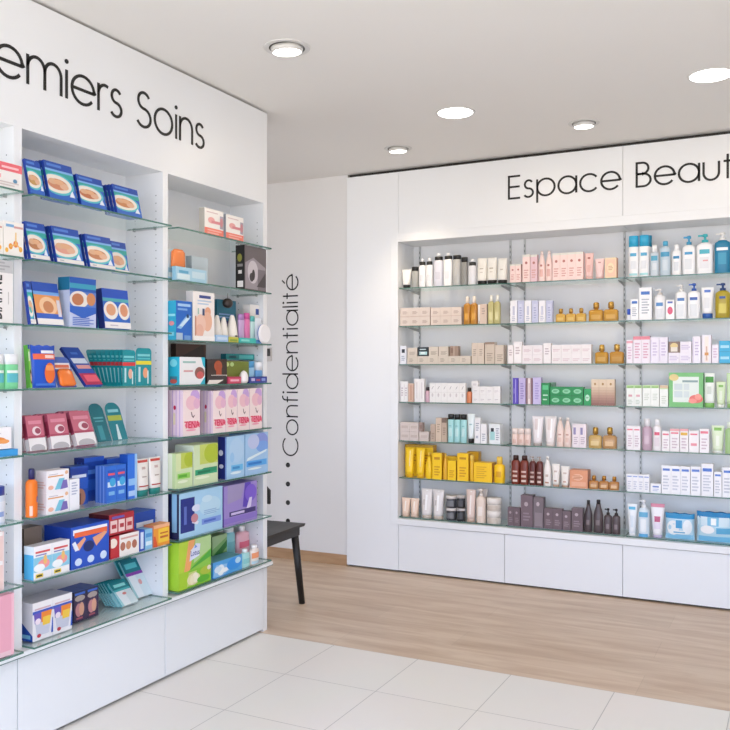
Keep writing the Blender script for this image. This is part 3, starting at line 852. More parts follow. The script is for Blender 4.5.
put(60, 168, 126, Cn('#D6C9C3', [('r', .15, .35, .85, .65, '#C6B6AE')]), 'dusty beige box', 'box', n=2, rows=2)
put(172, 225, 178, Cn('#D3C6BF', [('r', .15, .35, .85, .65, '#C6B6AE')]), 'wide dusty beige box', 'box')
put(171, 191, 126, Cn('#A48E85', [('r', .2, .3, .8, .7, '#8F776E')]), 'small brown box on beige box', 'box', base=176)
put(235, 262, 136, Cn('#BFAA9A', [lines('#998474')]), 'tan carton beside taller cartons', 'box')
put(264, 297, 100, Cn('#D9C4B0', [lines('#B39D88', .25, .4, .75, .75, 4)]), 'tall tan carton', 'box')
put(299, 326, 100, Cn('#C7B19E', [('r', 0, .80, 1, 1, '#7E6A5D'), lines('#A08A78', .2, .3, .8, .6, 4)]), 'tall tan carton, brown top', 'box')
put(328, 436, 80, Bt('#A9DCDD', '#17191B', style='wide', capf=.19, e=2.2, labs=[(-.5,.3,.5,.7,'#C6E9E8'), (-.4,.8,.4,.84,'#6FB6BA')]), 'aqua bottle with wide black cap', 'bottle', n=3)
put(437, 480, 78, Tb('#E9F3F4', '#191B1D', capf=.15, capw=.7, labs=[(-.4,.55,.4,.6,'#A6C7CB')]), 'white tube on black cap', 'tube')
put(483, 515, 100, Cn('#F3F2F4', [lines('#A8ACBA', .2, .5, .8, .8, 4), ('r', .2, .2, .6, .3, '#B7BCCB')]), 'tall white carton', 'box')
put(517, 550, 133, Cn('#F2F1F3', [lines('#A8ACBA')]), 'medium white carton', 'box')
put(565, 627, 135, Cn('#EDF1F3', [('r', .08, .2, .5, .62, '#A9D8D8'), ('r', .15, .62, .42, .80, '#20262C'), lines('#A8ACBA', .6, .2, .9, .8, 6)]), 'white carton with aqua bottle picture', 'box')
shelf('R', 0, 5, 390, 400, .1781)
YE = '#FFD21E'; YD = '#D89A10'
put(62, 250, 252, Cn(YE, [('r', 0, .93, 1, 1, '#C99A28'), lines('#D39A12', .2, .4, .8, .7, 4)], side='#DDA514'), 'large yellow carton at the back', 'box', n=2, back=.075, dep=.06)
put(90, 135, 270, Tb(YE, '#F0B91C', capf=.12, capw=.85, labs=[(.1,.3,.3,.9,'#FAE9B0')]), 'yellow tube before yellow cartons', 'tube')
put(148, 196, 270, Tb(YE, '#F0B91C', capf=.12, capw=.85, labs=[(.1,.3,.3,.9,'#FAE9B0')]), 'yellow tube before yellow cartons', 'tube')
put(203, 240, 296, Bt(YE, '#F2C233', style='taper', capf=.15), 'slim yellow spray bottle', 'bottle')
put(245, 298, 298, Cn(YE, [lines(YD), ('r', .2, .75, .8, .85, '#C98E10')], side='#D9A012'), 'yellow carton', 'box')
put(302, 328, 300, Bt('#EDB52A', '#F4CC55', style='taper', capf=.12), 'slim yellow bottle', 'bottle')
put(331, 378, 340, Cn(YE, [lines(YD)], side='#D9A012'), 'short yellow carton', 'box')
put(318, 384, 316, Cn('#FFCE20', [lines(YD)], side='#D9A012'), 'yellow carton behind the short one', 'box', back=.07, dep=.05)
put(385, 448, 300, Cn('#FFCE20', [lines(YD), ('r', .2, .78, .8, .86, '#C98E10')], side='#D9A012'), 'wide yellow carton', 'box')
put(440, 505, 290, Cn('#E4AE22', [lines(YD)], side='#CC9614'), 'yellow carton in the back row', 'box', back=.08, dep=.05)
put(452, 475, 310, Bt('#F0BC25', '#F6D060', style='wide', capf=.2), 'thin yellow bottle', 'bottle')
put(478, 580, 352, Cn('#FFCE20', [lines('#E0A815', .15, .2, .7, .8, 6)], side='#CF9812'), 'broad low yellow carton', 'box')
put(585, 646, 320, Bt('#FFCE20', '#F5CC50', capf=.28, capw=.55, labs=[(-.5,.35,.5,.7,'#E2A512')]), 'round yellow bottle with cap', 'bottle')
shelf('R', 0, 6, 390, 400, .1781)
put(60, 164, 552, Tb('#F0D3BE', '#E8C9B2', capf=.12, labs=[(-.1,.2,.25,.95,'#FAEDE2')]), 'short peach tube', 'tube', n=2)
put(173, 304, 503, Tb('#E9E4E2', '#D9C8B8', capf=.10, labs=[(-.1,.2,.25,.95,'#FFFFFF'), (-.5,.4,-.2,.6,'#C9C2C0')]), 'tall silvery white tube', 'tube', n=2)
put(315, 374, 540, Jr('#4A4B50', '#E3DCD8', lidf=.22, labs=[(-.7,.2,.7,.8,'#77787C')]), 'dark grey jar with pale lid', 'jar', rows=2)
put(377, 424, 538, Jr('#2E3034', '#C9C4C2', lidf=.2, labs=[(-.7,.2,.7,.8,'#4A4B50')]), 'black jar with grey lid', 'jar', rows=2)
put(428, 483, 505, Tb('#E5CFC4', '#D6B9A8', capf=.10, labs=[(-.1,.15,.25,.95,'#F8EEE8')]), 'pinkish beige tube', 'tube')
put(486, 539, 500, Bt('#EBD9CB', '#F3E9E0', style='pump', capf=.22, labs=[(-.5,.3,.5,.7,'#F4E9E0')]), 'beige pump bottle', 'bottle')
put(542, 622, 552, Jr('#E4DAD0', '#F1EBE4', lidf=.5, labs=[(-.7,.2,.7,.8,'#CFC3B6')]), 'cream jar with pale lid', 'jar', rows=2)
put(500, 552, 500, Tb('#DDD2CA', '#CDBFB4'), 'greyish tube behind the pump bottle', 'tube', back=.08, dep=.04)

# ---------------------------------------------------------------- beauty display, middle bay
shelf('R', 1, 0, 500, 220, .1781)
PK = '#F7DBD4'
pf = [('e', .5, .70, .18, .05, '#B8736A'), lines('#D9A39A', .2, .15, .8, .45, 4), ('r', 0, .92, 1, 1, '#E5E1D6')]
put(63, 126, 248, Cn(PK, pf, side='#E9C2BA'), 'short pink carton', 'box', n=2)
put(134, 176, 194, Cn(PK, pf), 'tall pink carton beside short ones', 'box')
put(178, 217, 194, Cn('#E9C6CC', pf), 'tall mauve pink carton', 'box')
put(219, 300, 172, Bt(PK, '#F5E2DC', style='taper', capf=.10, labs=[(-.3,.62,.3,.70,'#B8736A'), (-.5,.2,.5,.5,'#E6B5AC')]), 'pink bottle with tapered neck', 'bottle', n=2)
put(302, 475, 182, Cn(PK, pf, side='#E9C2BA'), 'tall pink carton', 'box', n=4)
put(478, 531, 183, Tb('#F0C8C2', '#E9BDB5', capf=.08, labs=[(-.3,.75,.3,.83,'#A8625C'), (-.4,.2,.4,.5,'#E6B5AC')]), 'tall pink tube', 'tube')
put(536, 592, 214, Tb('#F1D3D0', '#E9BDB5', capf=.08, labs=[(-.3,.75,.3,.82,'#C4928C')]), 'short pink tube', 'tube')
put(597, 662, 211, Cn('#F0D6B0', [('r', .08, .08, .92, .92, '#F2C9AE'), ('e', .5, .5, .3, .25, '#F4DDBA'), lines('#CFA27C', .3, .4, .7, .6, 3)], side='#E7A98F'), 'peach gold carton', 'box')
shelf('R', 1, 1, 500, 220, .1781)
for i in range(3):
    x = 65+80*i
    put(x, x+39, 452, Cn('#F2F0F3', [('r', .35, .35, .65, .75, '#C9CBDD'), lines('#B9BCD0', .25, .1, .75, .3, 3)]), 'white slim carton', 'box')
    put(x+41, x+78, 452, Cn('#C4C7E0', [('r', .25, .15, .75, .85, '#D4D6EA'), lines('#A5A9CC', .3, .2, .7, .7, 5)]), 'lavender slim carton', 'box')
put(316, 488, 494, Fl('#E3B352', lab='#E2BC62'), 'small golden oil flacon', 'bottle', n=3)
put(500, 668, 458, Fl('#D39C3C', lab='#D3A348'), 'large golden oil flacon', 'bottle', n=2)
shelf('R', 1, 2, 500, 320, .1781)
wf = [lines('#C8B9BE', .2, .45, .8, .75, 3), ('r', 0, .0, 1, .04, '#D9CFD2')]
put(52, 84, 140, Cn('#F3ECEC', wf), 'white carton with pink print', 'box')
put(86, 130, 121, Cn('#F6F1F1', wf), 'taller white carton, pink print', 'box')
put(132, 248, 142, Cn('#F1E9EA', [lines('#D9C3C8', .15, .3, .85, .6, 3)], top='#E8D2CC'), 'low white carton stacked', 'box', n=2, rows=2)
put(251, 294, 129, Cn('#F4EEEE', wf), 'tall white carton in mid row', 'box')
put(297, 520, 138, Cn('#F2EBEA', [lines('#DCC6CA', .15, .3, .85, .55, 2)], top='#E8D2CC'), 'flat white carton in double row', 'box', n=4, rows=2)
put(536, 612, 137, Fl('#D09A3A', cap='#D9AF5A', lab='#CFA045'), 'broad golden perfume bottle', 'bottle')
put(618, 700, 134, Fl('#CB9440', cap='#D9AF5A', lab='#C08E34'), 'broad amber perfume bottle', 'bottle')
shelf('R', 1, 3, 500, 320, .1781)
put(80, 111, 325, Cn('#5A48B8', [('r', .42, .05, .58, .95, '#B5A8E6'), ('r', .1, .4, .35, .6, '#8273D2')]), 'violet carton', 'box')
put(113, 151, 325, Cn('#C3B5DE', [lines('#9383C0', .25, .2, .75, .8, 7)]), 'lilac carton beside violet one', 'box')
put(153, 190, 325, Cn('#8A6A72', [('r', .3, 0, .7, 1, '#EBDDDC'), ('r', .42, .2, .58, .8, '#C9B1B4')]), 'plum and white striped carton', 'box')
put(192, 238, 322, Cn('#C9BEE4', [lines('#A799D2', .25, .2, .75, .8, 7)]), 'pale lilac carton', 'box')
GR = '#1C8F4E'
gf = [('e', .5, .5, .36, .26, '#8ED2A8'), lines('#1F8A4C', .3, .42, .7, .58, 2), ('r', 0, 0, 1, .05, '#157A41')]
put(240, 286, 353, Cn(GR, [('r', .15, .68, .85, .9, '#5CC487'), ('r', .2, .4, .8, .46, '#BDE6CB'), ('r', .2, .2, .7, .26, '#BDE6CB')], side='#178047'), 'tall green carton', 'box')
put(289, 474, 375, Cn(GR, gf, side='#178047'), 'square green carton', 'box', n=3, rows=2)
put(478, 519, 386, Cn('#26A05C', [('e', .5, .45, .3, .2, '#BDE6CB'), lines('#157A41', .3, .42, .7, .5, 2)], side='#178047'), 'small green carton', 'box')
put(284, 314, 350, Cn('#8FB59D', [lines('#6D9A7E')]), 'grey green carton behind green stack', 'box', back=.08, dep=.04)
put(520, 652, 333, Cn('#E2CDB2', [('r', 0, 0, 1, .10, '#93675C'), ('r', 0, .10, 1, .20, '#A0766A'), ('r', 0, .20, 1, .30, '#AC8574'), ('r', 0, .30, 1, .40, '#B8937F'), ('r', 0, .40, 1, .50, '#C3A18A'), ('r', 0, .50, 1, .60, '#CDB097'), ('r', 0, .60, 1, .70, '#D7BEA4'), ('e', .5, .82, .14, .05, '#B08A55')], side='#C2A288'), 'cream carton fading to brown', 'box', n=3)
shelf('R', 1, 4, 500, 320, .1781)
put(71, 178, 609, Bt('#EFD5CB', '#F3E2DA', style='wide', capf=.35, labs=[(-.5,.2,.5,.6,'#DDB9AC')]), 'small pink bottle, pale cap', 'bottle', n=3)
put(180, 247, 540, Tb('#EFE9EA', '#B9AFAA', capf=.09, capw=.7, labs=[(-.5,.5,.1,.9,'#E0D3D2'), (.1,.2,.4,.9,'#FFFFFF')]), 'tall white tube, grey cap', 'tube')
put(251, 320, 540, Tb('#F1EAE8', '#EFE3DE', capf=.09, capw=.7, labs=[(-.5,.5,.1,.9,'#E6D9D6'), (.1,.2,.4,.9,'#FFFFFF')]), 'tall white tube, white cap', 'tube')
put(322, 406, 548, Bt('#F1DAD0', '#F6E9E2', style='taper', capf=.10, labs=[(-.4,.5,.4,.56,'#C79A8C'), (-.5,.2,.5,.4,'#E8C8BB')]), 'pale pink bottle with tapered neck', 'bottle', n=2)
put(414, 492, 584, Cn('#F0E4E8', [('r', .15, .55, .5, .85, '#8F87B0'), lines('#C5B3BE', .2, .15, .8, .45, 4)]), 'white carton with mauve mark', 'box', n=2)
put(500, 576, 603, Fl('#D3AF6A', cap='#C39A48', lab='#E2C890'), 'pale gold perfume flacon', 'bottle')
put(578, 660, 603, Fl('#C99B66', cap='#C39A48', lab='#DDB98C'), 'copper gold perfume flacon', 'bottle')
shelf('R', 1, 5, 500, 400, .1781)
put(67, 165, 312, Bt('#7A3324', '#3A1A14', capf=.16, capw=.65, e=3, labs=[(-.55,.12,.55,.22,'#E2CFC4'), (-.55,.34,.55,.44,'#D9BFB2'), (-.55,.56,.55,.64,'#D9BFB2')]), 'red brown bottle with pale bands', 'bottle', n=2)
put(168, 247, 318, Bt('#5F2620', '#B9A7A0', style='pump', capf=.16, e=3, labs=[(-.55,.12,.55,.22,'#E2CFC4'), (-.55,.34,.55,.44,'#C9AEA4'), (-.55,.56,.55,.64,'#C9AEA4')]), 'dark red pump bottle', 'bottle', n=2)
put(250, 292, 318, Bt('#F2ECE7', '#F7F3EF', style='taper', capf=.10, labs=[(-.5,.12,.5,.18,'#B98A70'), (-.4,.4,.4,.5,'#CDBBAE')]), 'white bottle with tapered neck', 'bottle')
put(295, 341, 360, Tb('#F1EBE4', '#C9A58C', capf=.09, labs=[(-.4,.15,.4,.22,'#B98A70'), (-.4,.6,.4,.68,'#CDBBAE')]), 'white tube, coppery cap', 'tube')
put(344, 396, 374, Tb('#F1EBE4', '#C9A58C', capf=.09, labs=[(-.4,.15,.4,.22,'#B98A70'), (-.4,.6,.4,.68,'#CDBBAE')]), 'shorter white tube, coppery cap', 'tube')
put(399, 500, 394, Cn('#E29A74', [('r', .1, .1, .9, .35, '#EBB08F'), ('e', .45, .6, .3, .18, '#F0BE9E'), lines('#C5744E', .2, .5, .7, .7, 3)], side='#CC8562'), 'square orange carton', 'box')
put(503, 674, 428, Fl('#C28648', cap='#B98238', lab='#E0B98C'), 'small copper oil flacon', 'bottle', n=3)
shelf('R', 1, 6, 500, 400, .1781)
MV = '#6E5C62'
mf = [('e', .45, .72, .16, .07, '#B9A9AE'), lines('#93828A', .2, .2, .8, .45, 3)]
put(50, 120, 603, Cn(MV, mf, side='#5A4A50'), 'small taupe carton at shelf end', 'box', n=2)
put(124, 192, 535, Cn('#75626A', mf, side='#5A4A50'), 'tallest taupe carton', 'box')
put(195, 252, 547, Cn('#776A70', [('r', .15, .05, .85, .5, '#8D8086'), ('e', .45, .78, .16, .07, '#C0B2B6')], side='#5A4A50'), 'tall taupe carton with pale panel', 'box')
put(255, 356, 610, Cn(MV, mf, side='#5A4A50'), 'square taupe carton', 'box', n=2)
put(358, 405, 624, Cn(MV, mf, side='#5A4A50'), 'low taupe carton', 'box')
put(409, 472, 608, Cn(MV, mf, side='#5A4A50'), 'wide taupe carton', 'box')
put(478, 524, 564, Bt('#4B4144', '#2B2527', style='taper', capf=.12, labs=[(-.4,.3,.4,.5,'#7C6F73')]), 'tall dark bottle, pointed neck', 'bottle')
put(528, 584, 562, Bt('#54494C', '#2B2527', style='taper', capf=.12, labs=[(-.4,.3,.4,.5,'#7C6F73')]), 'tall dark bottle, broad body', 'bottle')
put(588, 681, 612, Bt('#564A4D', '#241F21', style='spray', capf=.26, labs=[(-.4,.3,.4,.6,'#84777B')]), 'small dark spray bottle', 'bottle', n=2)

# ---------------------------------------------------------------- beauty display, right bay
BL = '#3FA9D6'; WH = '#F4F5F7'
shelf('R', 2, 0, 610, 220, .1644)
put(117, 246, 92, Bt(WH, '#2FA8D2', style='wide', capf=.27, labs=[(-.6,.78,.6,.9,'#5AAFD6'), (-.5,.3,.5,.6,'#E3E7EC'), (-1,.06,1,.14,'#A9DCE0')]), 'white bottle with wide blue cap', 'bottle', n=2)
put(228, 262, 92, Bt(WH, '#2494BE', style='wide', capf=.27), 'blue-capped bottle behind the pair', 'bottle', back=.075, dep=.035)
put(249, 306, 150, Bt('#C8D3DD', '#FFFFFF', capf=.22, capw=.55, labs=[(-.7,.72,.7,.95,'#59A9C8'), (-.5,.3,.5,.6,'#D9E1E8')]), 'pale blue bottle, white cap', 'bottle')
put(309, 376, 125, Bt('#BFD0DC', '#4BA6CC', capf=.14, capw=.5, labs=[(-.8,.72,.8,.9,'#4E9EC4'), (-.5,.2,.5,.6,'#CFDCE5')]), 'pale blue bottle, blue cap', 'bottle')
put(382, 440, 147, Bt(WH, '#FFFFFF', capf=.18, capw=.5, labs=[(-.65,.74,.65,.86,'#3F8FBF'), (-.5,.2,.5,.6,'#DDE2E8')]), 'white bottle, white cap', 'bottle')
put(445, 527, 92, Bt(WH, '#3C9CCB', style='pump', capf=.24, e=3.5, labs=[(-.6,.76,.6,.86,'#4C9CCB'), (-.6,.2,.5,.6,'#E2E6EA')]), 'white pump bottle, blue pump', 'bottle')
put(531, 636, 80, Bt(WH, '#3FB5BF', style='pump', capf=.22, e=4, labs=[(-.6,.72,.6,.88,'#4FB3C6'), (-.6,.2,.5,.6,'#E6E6EA'), (-.2,.45,.4,.5,'#E0A5A5')]), 'large white bottle, teal pump', 'bottle')
put(640, 742, 70, Bt('#1C7FA6', '#F3F1EE', style='pump', capf=.20, e=3.5, labs=[(-.7,.78,.7,.88,'#F3F6F8'), (-.5,.3,.5,.7,'#3F9BBC')]), 'large blue bottle, white pump', 'bottle', free=True)
shelf('R', 2, 1, 610, 220, .1644)
lb = '#4576C4'
put(100, 131, 540, Bt('#EEF1F6', '#3E62C8', style='wide', capf=.5), 'tiny white bottle, blue cap', 'bottle')
put(133, 182, 480, Cn(WH, [('r', .15, .78, .85, .9, lb), lines('#B5BAC5', .2, .2, .8, .6, 5)]), 'short white carton, blue label', 'box')
put(185, 262, 410, Cn(WH, [('r', .15, .78, .85, .88, lb), lines('#B5BAC5', .2, .2, .8, .65, 6)], side='#D9DBE2'), 'tall white carton, blue label', 'box')
put(274, 344, 416, Bt('#F1F2F5', '#E9E4E0', style='pump', capf=.20, labs=[(-.6,.62,.6,.78,'#5A8FC8'), (-.5,.1,.5,.5,'#E2E5EA')]), 'round white pump bottle', 'bottle')
put(348, 400, 485, Cn(WH, [('e', .5, .45, .32, .20, '#DB5E80'), ('r', .2, .82, .8, .92, '#5A6FB8')]), 'small carton with pink dot', 'box')
put(403, 475, 390, Bt(WH, '#E9E6E2', style='pump', capf=.20, e=3.5, labs=[(-.6,.74,.6,.86,'#4C7FC0'), (-.6,.1,.5,.6,'#E2E6EA')]), 'square bottle, cream pump', 'bottle')
put(478, 556, 382, Bt(WH, '#2F5FB8', style='pump', capf=.22, e=3.5, labs=[(-.6,.76,.6,.88,'#3E66B5'), (-.6,.1,.5,.6,'#E2E6EA')]), 'square bottle, blue pump', 'bottle')
put(559, 640, 406, Tb(WH, '#2E62B0', capf=.16, capw=.8, labs=[(-.5,.80,.5,.90,'#5A7FD0'), (-.5,.2,.4,.6,'#E4E7EC')]), 'white tube on blue cap', 'tube')
put(645, 740, 380, Bt('#C4AE2E', '#26457F', style='pump', capf=.22, trans=.3, e=3, labs=[(-.5,.2,.5,.6,'#D8C95E'), (-.4,.8,.4,.9,'#3E5C9C')]), 'yellow bottle, navy pump', 'bottle', free=True)
shelf('R', 2, 2, 610, 320, .1644)
ck = [('r', 0, .88, 1, 1, '#E58A99'), lines('#D9A9BE', .2, .2, .8, .75, 6)]
put(102, 147, 121, Cn('#F3EAF2', [('r', 0, .86, 1, .96, '#E8A5B2'), lines('#D9B9CE', .2, .2, .8, .7, 5)]), 'short white carton, pink band', 'box')
put(149, 252, 99, Cn('#F2E9F2', ck), 'tall white carton, coral top', 'box', n=2)
put(254, 360, 104, Cn('#EEE8F4', [('r', .05, .1, .12, .9, '#D5C9E6'), lines('#CFC3DE', .25, .3, .8, .8, 5)]), 'tall lilac white carton', 'box', n=2)
put(363, 504, 198, Cn('#F0EAF4', [lines('#CFC3DE', .1, .3, .9, .7, 3)]), 'low lilac white carton', 'box', n=2)
put(364, 433, 131, Cn('#8A7468', [('e', .5, .62, .34, .26, '#E0C98E'), ('r', .2, .1, .8, .5, '#E8E0D4')]), 'brown carton with gold jar picture', 'box', base=199)
put(435, 504, 131, Cn('#F0EAF4', [lines('#CFC3DE', .1, .3, .9, .7, 3)]), 'lilac white carton stacked on another', 'box', base=199)
put(510, 560, 100, Cn('#F1ECF5', [('r', .05, .05, .15, .95, '#DBCFE8'), lines('#CFC3DE', .3, .3, .8, .8, 5)]), 'tall lilac white carton at row end', 'box')
put(566, 626, 91, Cn('#EFEAF0', [('r', .3, .05, .7, .95, '#F6E8E0'), ('r', .42, .1, .58, .6, '#D9B9A9'), ('r', .3, .28, .7, .38, '#D79A55'), ('r', 0, 0, .05, 1, '#C9B9C9'), ('r', .95, 0, 1, 1, '#C9B9C9')]), 'tall carton with gold pump picture', 'box')
put(628, 670, 149, Cn('#EFE8F2', [lines('#D6BFD6', .2, .3, .8, .8, 4)]), 'small lilac white carton', 'box')
put(673, 740, 126, Cn('#3DB2DE', [('r', .1, .35, .9, .6, '#A9DDF2'), ('r', 0, 0, 1, .04, '#2489B5')]), 'sky blue carton', 'box', rows=2, free=True)
shelf('R', 2, 3, 610, 320, .1644)
gt = [('r', 0, .86, 1, 1, '#BCDDA0'), ('r', .1, .88, .9, .94, '#7FB45C'), ('r', .25, .45, .75, .55, '#D9A5AC'), lines('#C9D2C4', .2, .1, .8, .3, 3)]
put(91, 202, 396, Cn('#F1F4EE', gt), 'white carton, pale green top', 'box', n=2)
put(206, 308, 396, Cn('#F2F5EF', [('r', 0, .86, 1, 1, '#C4E0AA'), ('r', .1, .88, .9, .94, '#7FB45C'), lines('#D3DACE', .2, .3, .8, .6, 4)]), 'white carton, lime green top', 'box', n=2)
put(311, 362, 397, Cn('#F2F5EF', [('r', 0, .86, 1, 1, '#D9C2A0'), ('r', 0, .82, 1, .86, '#C4E0AA'), lines('#D3DACE')]), 'white carton, tan top', 'box')
put(366, 575, 320, Cn('#7CC47A', [('r', .12, .14, .88, .88, '#E6EFE8'), ('r', .16, .5, .40, .68, '#CFDCDD'), ('r', .44, .5, .60, .68, '#D5E0E0'), ('r', .16, .28, .40, .46, '#CFDCDD'), ('r', .44, .28, .60, .46, '#D5E0E0'), ('r', .40, .72, .85, .78, '#8FA9A8'),
  ('e', .15, .86, .14, .10, '#E3CF8E'), ('e', .80, .24, .20, .12, '#E8756C'), ('e', .86, .30, .10, .09, '#F09A8C'), ('e', .70, .18, .12, .07, '#F2958A')], side='#5FAE66'), 'green gift box with coral flower', 'box')
put(579, 645, 322, Tb('#EEF3EC', '#86C66B', capf=.13, capw=.95, top='#EEF3EC', labs=[(-.8,.68,.8,.88,'#4E9B47'), (-.4,.3,.4,.55,'#D5DED2')]), 'white tube with green leaf band', 'tube')
put(652, 712, 375, Tb('#D9EBC4', '#F1F5EC', capf=.12, labs=[(-.5,.76,.5,.86,'#8CC466'), (-.3,.2,.3,.6,'#E9F3DE')]), 'pale green tube, white cap', 'tube')
put(716, 750, 322, Tb('#C9E3B4', '#9ACB7A', capf=.12), 'green tube at photo edge', 'tube', free=True)
shelf('R', 2, 4, 610, 410, .1918)
cr = '#E57B8C'
put(78, 165, 83, Cn('#F5F0F2', [('r', .1, .82, .9, .88, cr), lines('#D5C2CC', .2, .15, .8, .6, 5)]), 'tall white carton, pink heading', 'box', n=2)
put(172, 225, 46, Bt('#D3B5C6', '#F5F3F5', capf=.24, capw=.6, trans=.2, labs=[(-.5,.3,.5,.7,'#DDC6D3')]), 'mauve lotion bottle, white cap', 'bottle')
put(229, 275, 48, Bt('#F5F1F3', '#FBFAFB', capf=.20, capw=.6, labs=[(-.6,.70,.6,.84,'#E0607C'), (-.5,.2,.5,.6,'#E9DEE4')]), 'white bottle with pink label', 'bottle')
put(278, 318, 110, Cn('#F6F1F1', [('r', .1, .80, .9, .88, cr), lines('#D5C2CC', .2, .15, .8, .6, 4)]), 'short white carton, pink heading', 'box')
put(320, 369, 98, Cn('#F5F0F0', [('r', 0, .9, 1, 1, '#EBA9AE'), ('r', .1, .78, .9, .85, cr), lines('#D5C2CC', .2, .15, .8, .6, 4)]), 'white carton with pink top edge', 'box')
put(371, 416, 98, Cn('#F3EEEE', [('r', 0, .9, 1, 1, '#EBA9AE'), ('r', .1, .72, .9, .84, '#E3B23A'), lines('#D5C2CC', .2, .15, .8, .6, 4)]), 'white carton, yellow label', 'box')
put(418, 471, 108, Cn('#F6F1F2', [('r', .15, .80, .85, .87, cr), ('r', .2, .3, .8, .42, '#EE9AA5')]), 'white carton, two pink marks', 'box')
put(474, 524, 98, Cn('#F5F0F2', [('r', .1, .80, .9, .9, cr), lines('#D5C2CC', .2, .15, .8, .6, 4)]), 'white carton last in pink row', 'box')
put(533, 603, 82, Tb('#E3F0D2', '#F3F7EE', capf=.09, labs=[(-.6,.80,.6,.92,'#8CC466'), (-.3,.2,.3,.6,'#F0F7E6')]), 'pale green and white tube', 'tube')
put(606, 650, 62, Bt('#A9CC8E', '#E9F2E0', capf=.2, capw=.5), 'green bottle at photo edge', 'bottle', free=True)
shelf('R', 2, 5, 610, 410, .1918)
bf = [('r', .1, .84, .9, .90, '#8FA5DC'), lines('#C9CCDA', .2, .15, .8, .6, 4)]
put(94, 213, 336, Cn('#F4F4F8', bf), 'small white carton, blue heading', 'box', n=4)
put(218, 273, 384, Cn('#F2F3F8', [('r', .2, .6, .8, .75, '#5B7FC8'), lines('#B9C2DC', .2, .2, .8, .45, 2)]), 'lowest white carton', 'box')
bf2 = [('r', .12, .82, .88, .90, '#5A80D0'), lines('#CCD0DC', .15, .15, .8, .65, 5)]
put(276, 425, 292, Cn('#F5F5F9', bf2), 'white carton, blue nameplate', 'box', n=3)
put(427, 480, 295, Cn('#F5F5F9', bf2), 'broad white carton, blue nameplate', 'box')
put(483, 546, 280, Cn('#F3F3F8', [('r', .12, .76, .88, .86, '#4F7BD0'), lines('#CCD0DC', .15, .15, .8, .65, 6)]), 'tallest white carton, blue nameplate', 'box')
put(550, 590, 322, Cn('#F4F4F9', bf2), 'short white carton, blue nameplate', 'box')
put(593, 650, 300, Cn('#F4F4F9', bf2), 'white carton at photo edge', 'box', free=True)
shelf('R', 2, 6, 610, 410, .1918)
put(82, 147, 490, Tb('#EDF2F6', '#F7F7F8', capf=.08, capw=.65, labs=[(-.7,.80,.7,.90,'#59B4DC'), (-.4,.2,.4,.6,'#DCE6EE')]), 'white tube, sky blue label', 'tube')
put(150, 211, 470, Bt('#D9E7F1', '#F4F4F6', style='pump', capf=.22, labs=[(-1,.78,1,.98,'#6BB6DC'), (-1,0,1,.12,'#5AA8D8'), (-.5,.2,.5,.7,'#F0F5F9')]), 'blue and white pump bottle', 'bottle')
put(214, 290, 492, Tb('#F4F2F5', '#CFC2DC', capf=.08, capw=.62, top='#D98AA0', labs=[(-.5,.42,.5,.6,'#C05A80'), (-.6,.2,.6,.4,'#E6DDEC')]), 'white tube, magenta mark', 'tube')
wp = [('r', .03, .02, .97, .20, '#8CCBEA'), ('e', .28, .45, .22, .28, '#F3F6F8'), ('e', .78, .5, .16, .28, '#EDF3F7'), ('r', .38, .45, .60, .75, '#3F9ACD'), ('r', .25, .22, .75, .36, '#F7FAFB'), ('r', .30, .26, .70, .31, '#6FB6DE')]
put(282, 446, 541, lambda w, d, h: pouch(w, .07, h, '#BBDDEE', wp, top='#2D93CC'), 'blue wipes pack beside the tubes', 'packet', dep=.07)
wp2 = [('r', .02, .55, .98, .84, '#D5E9F3'), ('r', .30, .55, .62, .84, '#7FC1E2'), ('r', .40, .58, .55, .8, '#F3F8FA'), ('e', .3, .42, .2, .14, '#F4F5F6'), ('r', .55, .3, .95, .5, '#5FB0DA'), ('r', .05, .02, .97, .2, '#7CC6EA')]
put(455, 650, 536, lambda w, d, h: pouch(w, .08, h, '#BFE0EF', wp2, top='#2487C4'), 'broad blue wipes pack', 'packet', dep=.08, free=True)

# ---------------------------------------------------------------- first-aid display, leftmost bay
shelf('L', 0, 0)
put(-14, 22, 161, Cn('#F2EEEA', [('r', 0, .72, .35, 1, '#5FC2C6'), ('r', .35, .66, 1, .97, '#E96C76'), ('r', .42, .76, .9, .84, '#F8C9CB'), ('e', .8, .32, .06, .08, '#5F8FB0'), ('r', .1, .35, .4, .5, '#F0B0AE'), lines('#D9CBC8', .3, .1, .9, .25, 2)]), 'white carton with coral and teal band', 'box', free=True, dep=.034)
shelf('L', 0, 1)
mol = [('e', .35, .28, .10, .09, '#F0A03C'), ('e', .60, .36, .12, .10, '#EE8C4A'), ('e', .85, .22, .09, .08, '#F2B544'), ('e', .15, .16, .08, .07, '#F2B544'), ('p', [(.3,.25),(.6,.33),(.6,.37),(.3,.30)], '#F2B96A'), ('p', [(.58,.36),(.86,.2),(.86,.25),(.6,.4)], '#F2B96A'), ('p', [(.57,.36),(.63,.36),(.63,.7),(.57,.7)], '#F2C97A'), ('r', .1, .84, .5, .92, '#7FB0D8'), ('r', .5, .82, .95, .88, '#D9A5A0')]
put(-24, 3, 220, Cn('#F5F0E9', mol), 'white carton with orange molecules', 'box', free=True, dep=.034)
put(3.5, 23.5, 222, Cn('#F5F0E9', mol), 'white carton with orange molecules', 'box', free=True, dep=.034)
shelf('L', 0, 2)
put(-20, 13, 259, Cn('#EFEBE8', [('r', 0, .80, 1, 1, '#C3C3C4'), ('tv', 'BIAFINE', .30, .06, .66, .76, '#111111'), ('l', .1, .84, .9, .97, 3, '#A6A6A8'), ('tv', 'l', .84, .3, .87, .5, '#C5C0BC')]), 'white carton with bold vertical black name', 'box', free=True, dep=.05)
shelf('L', 0, 3)
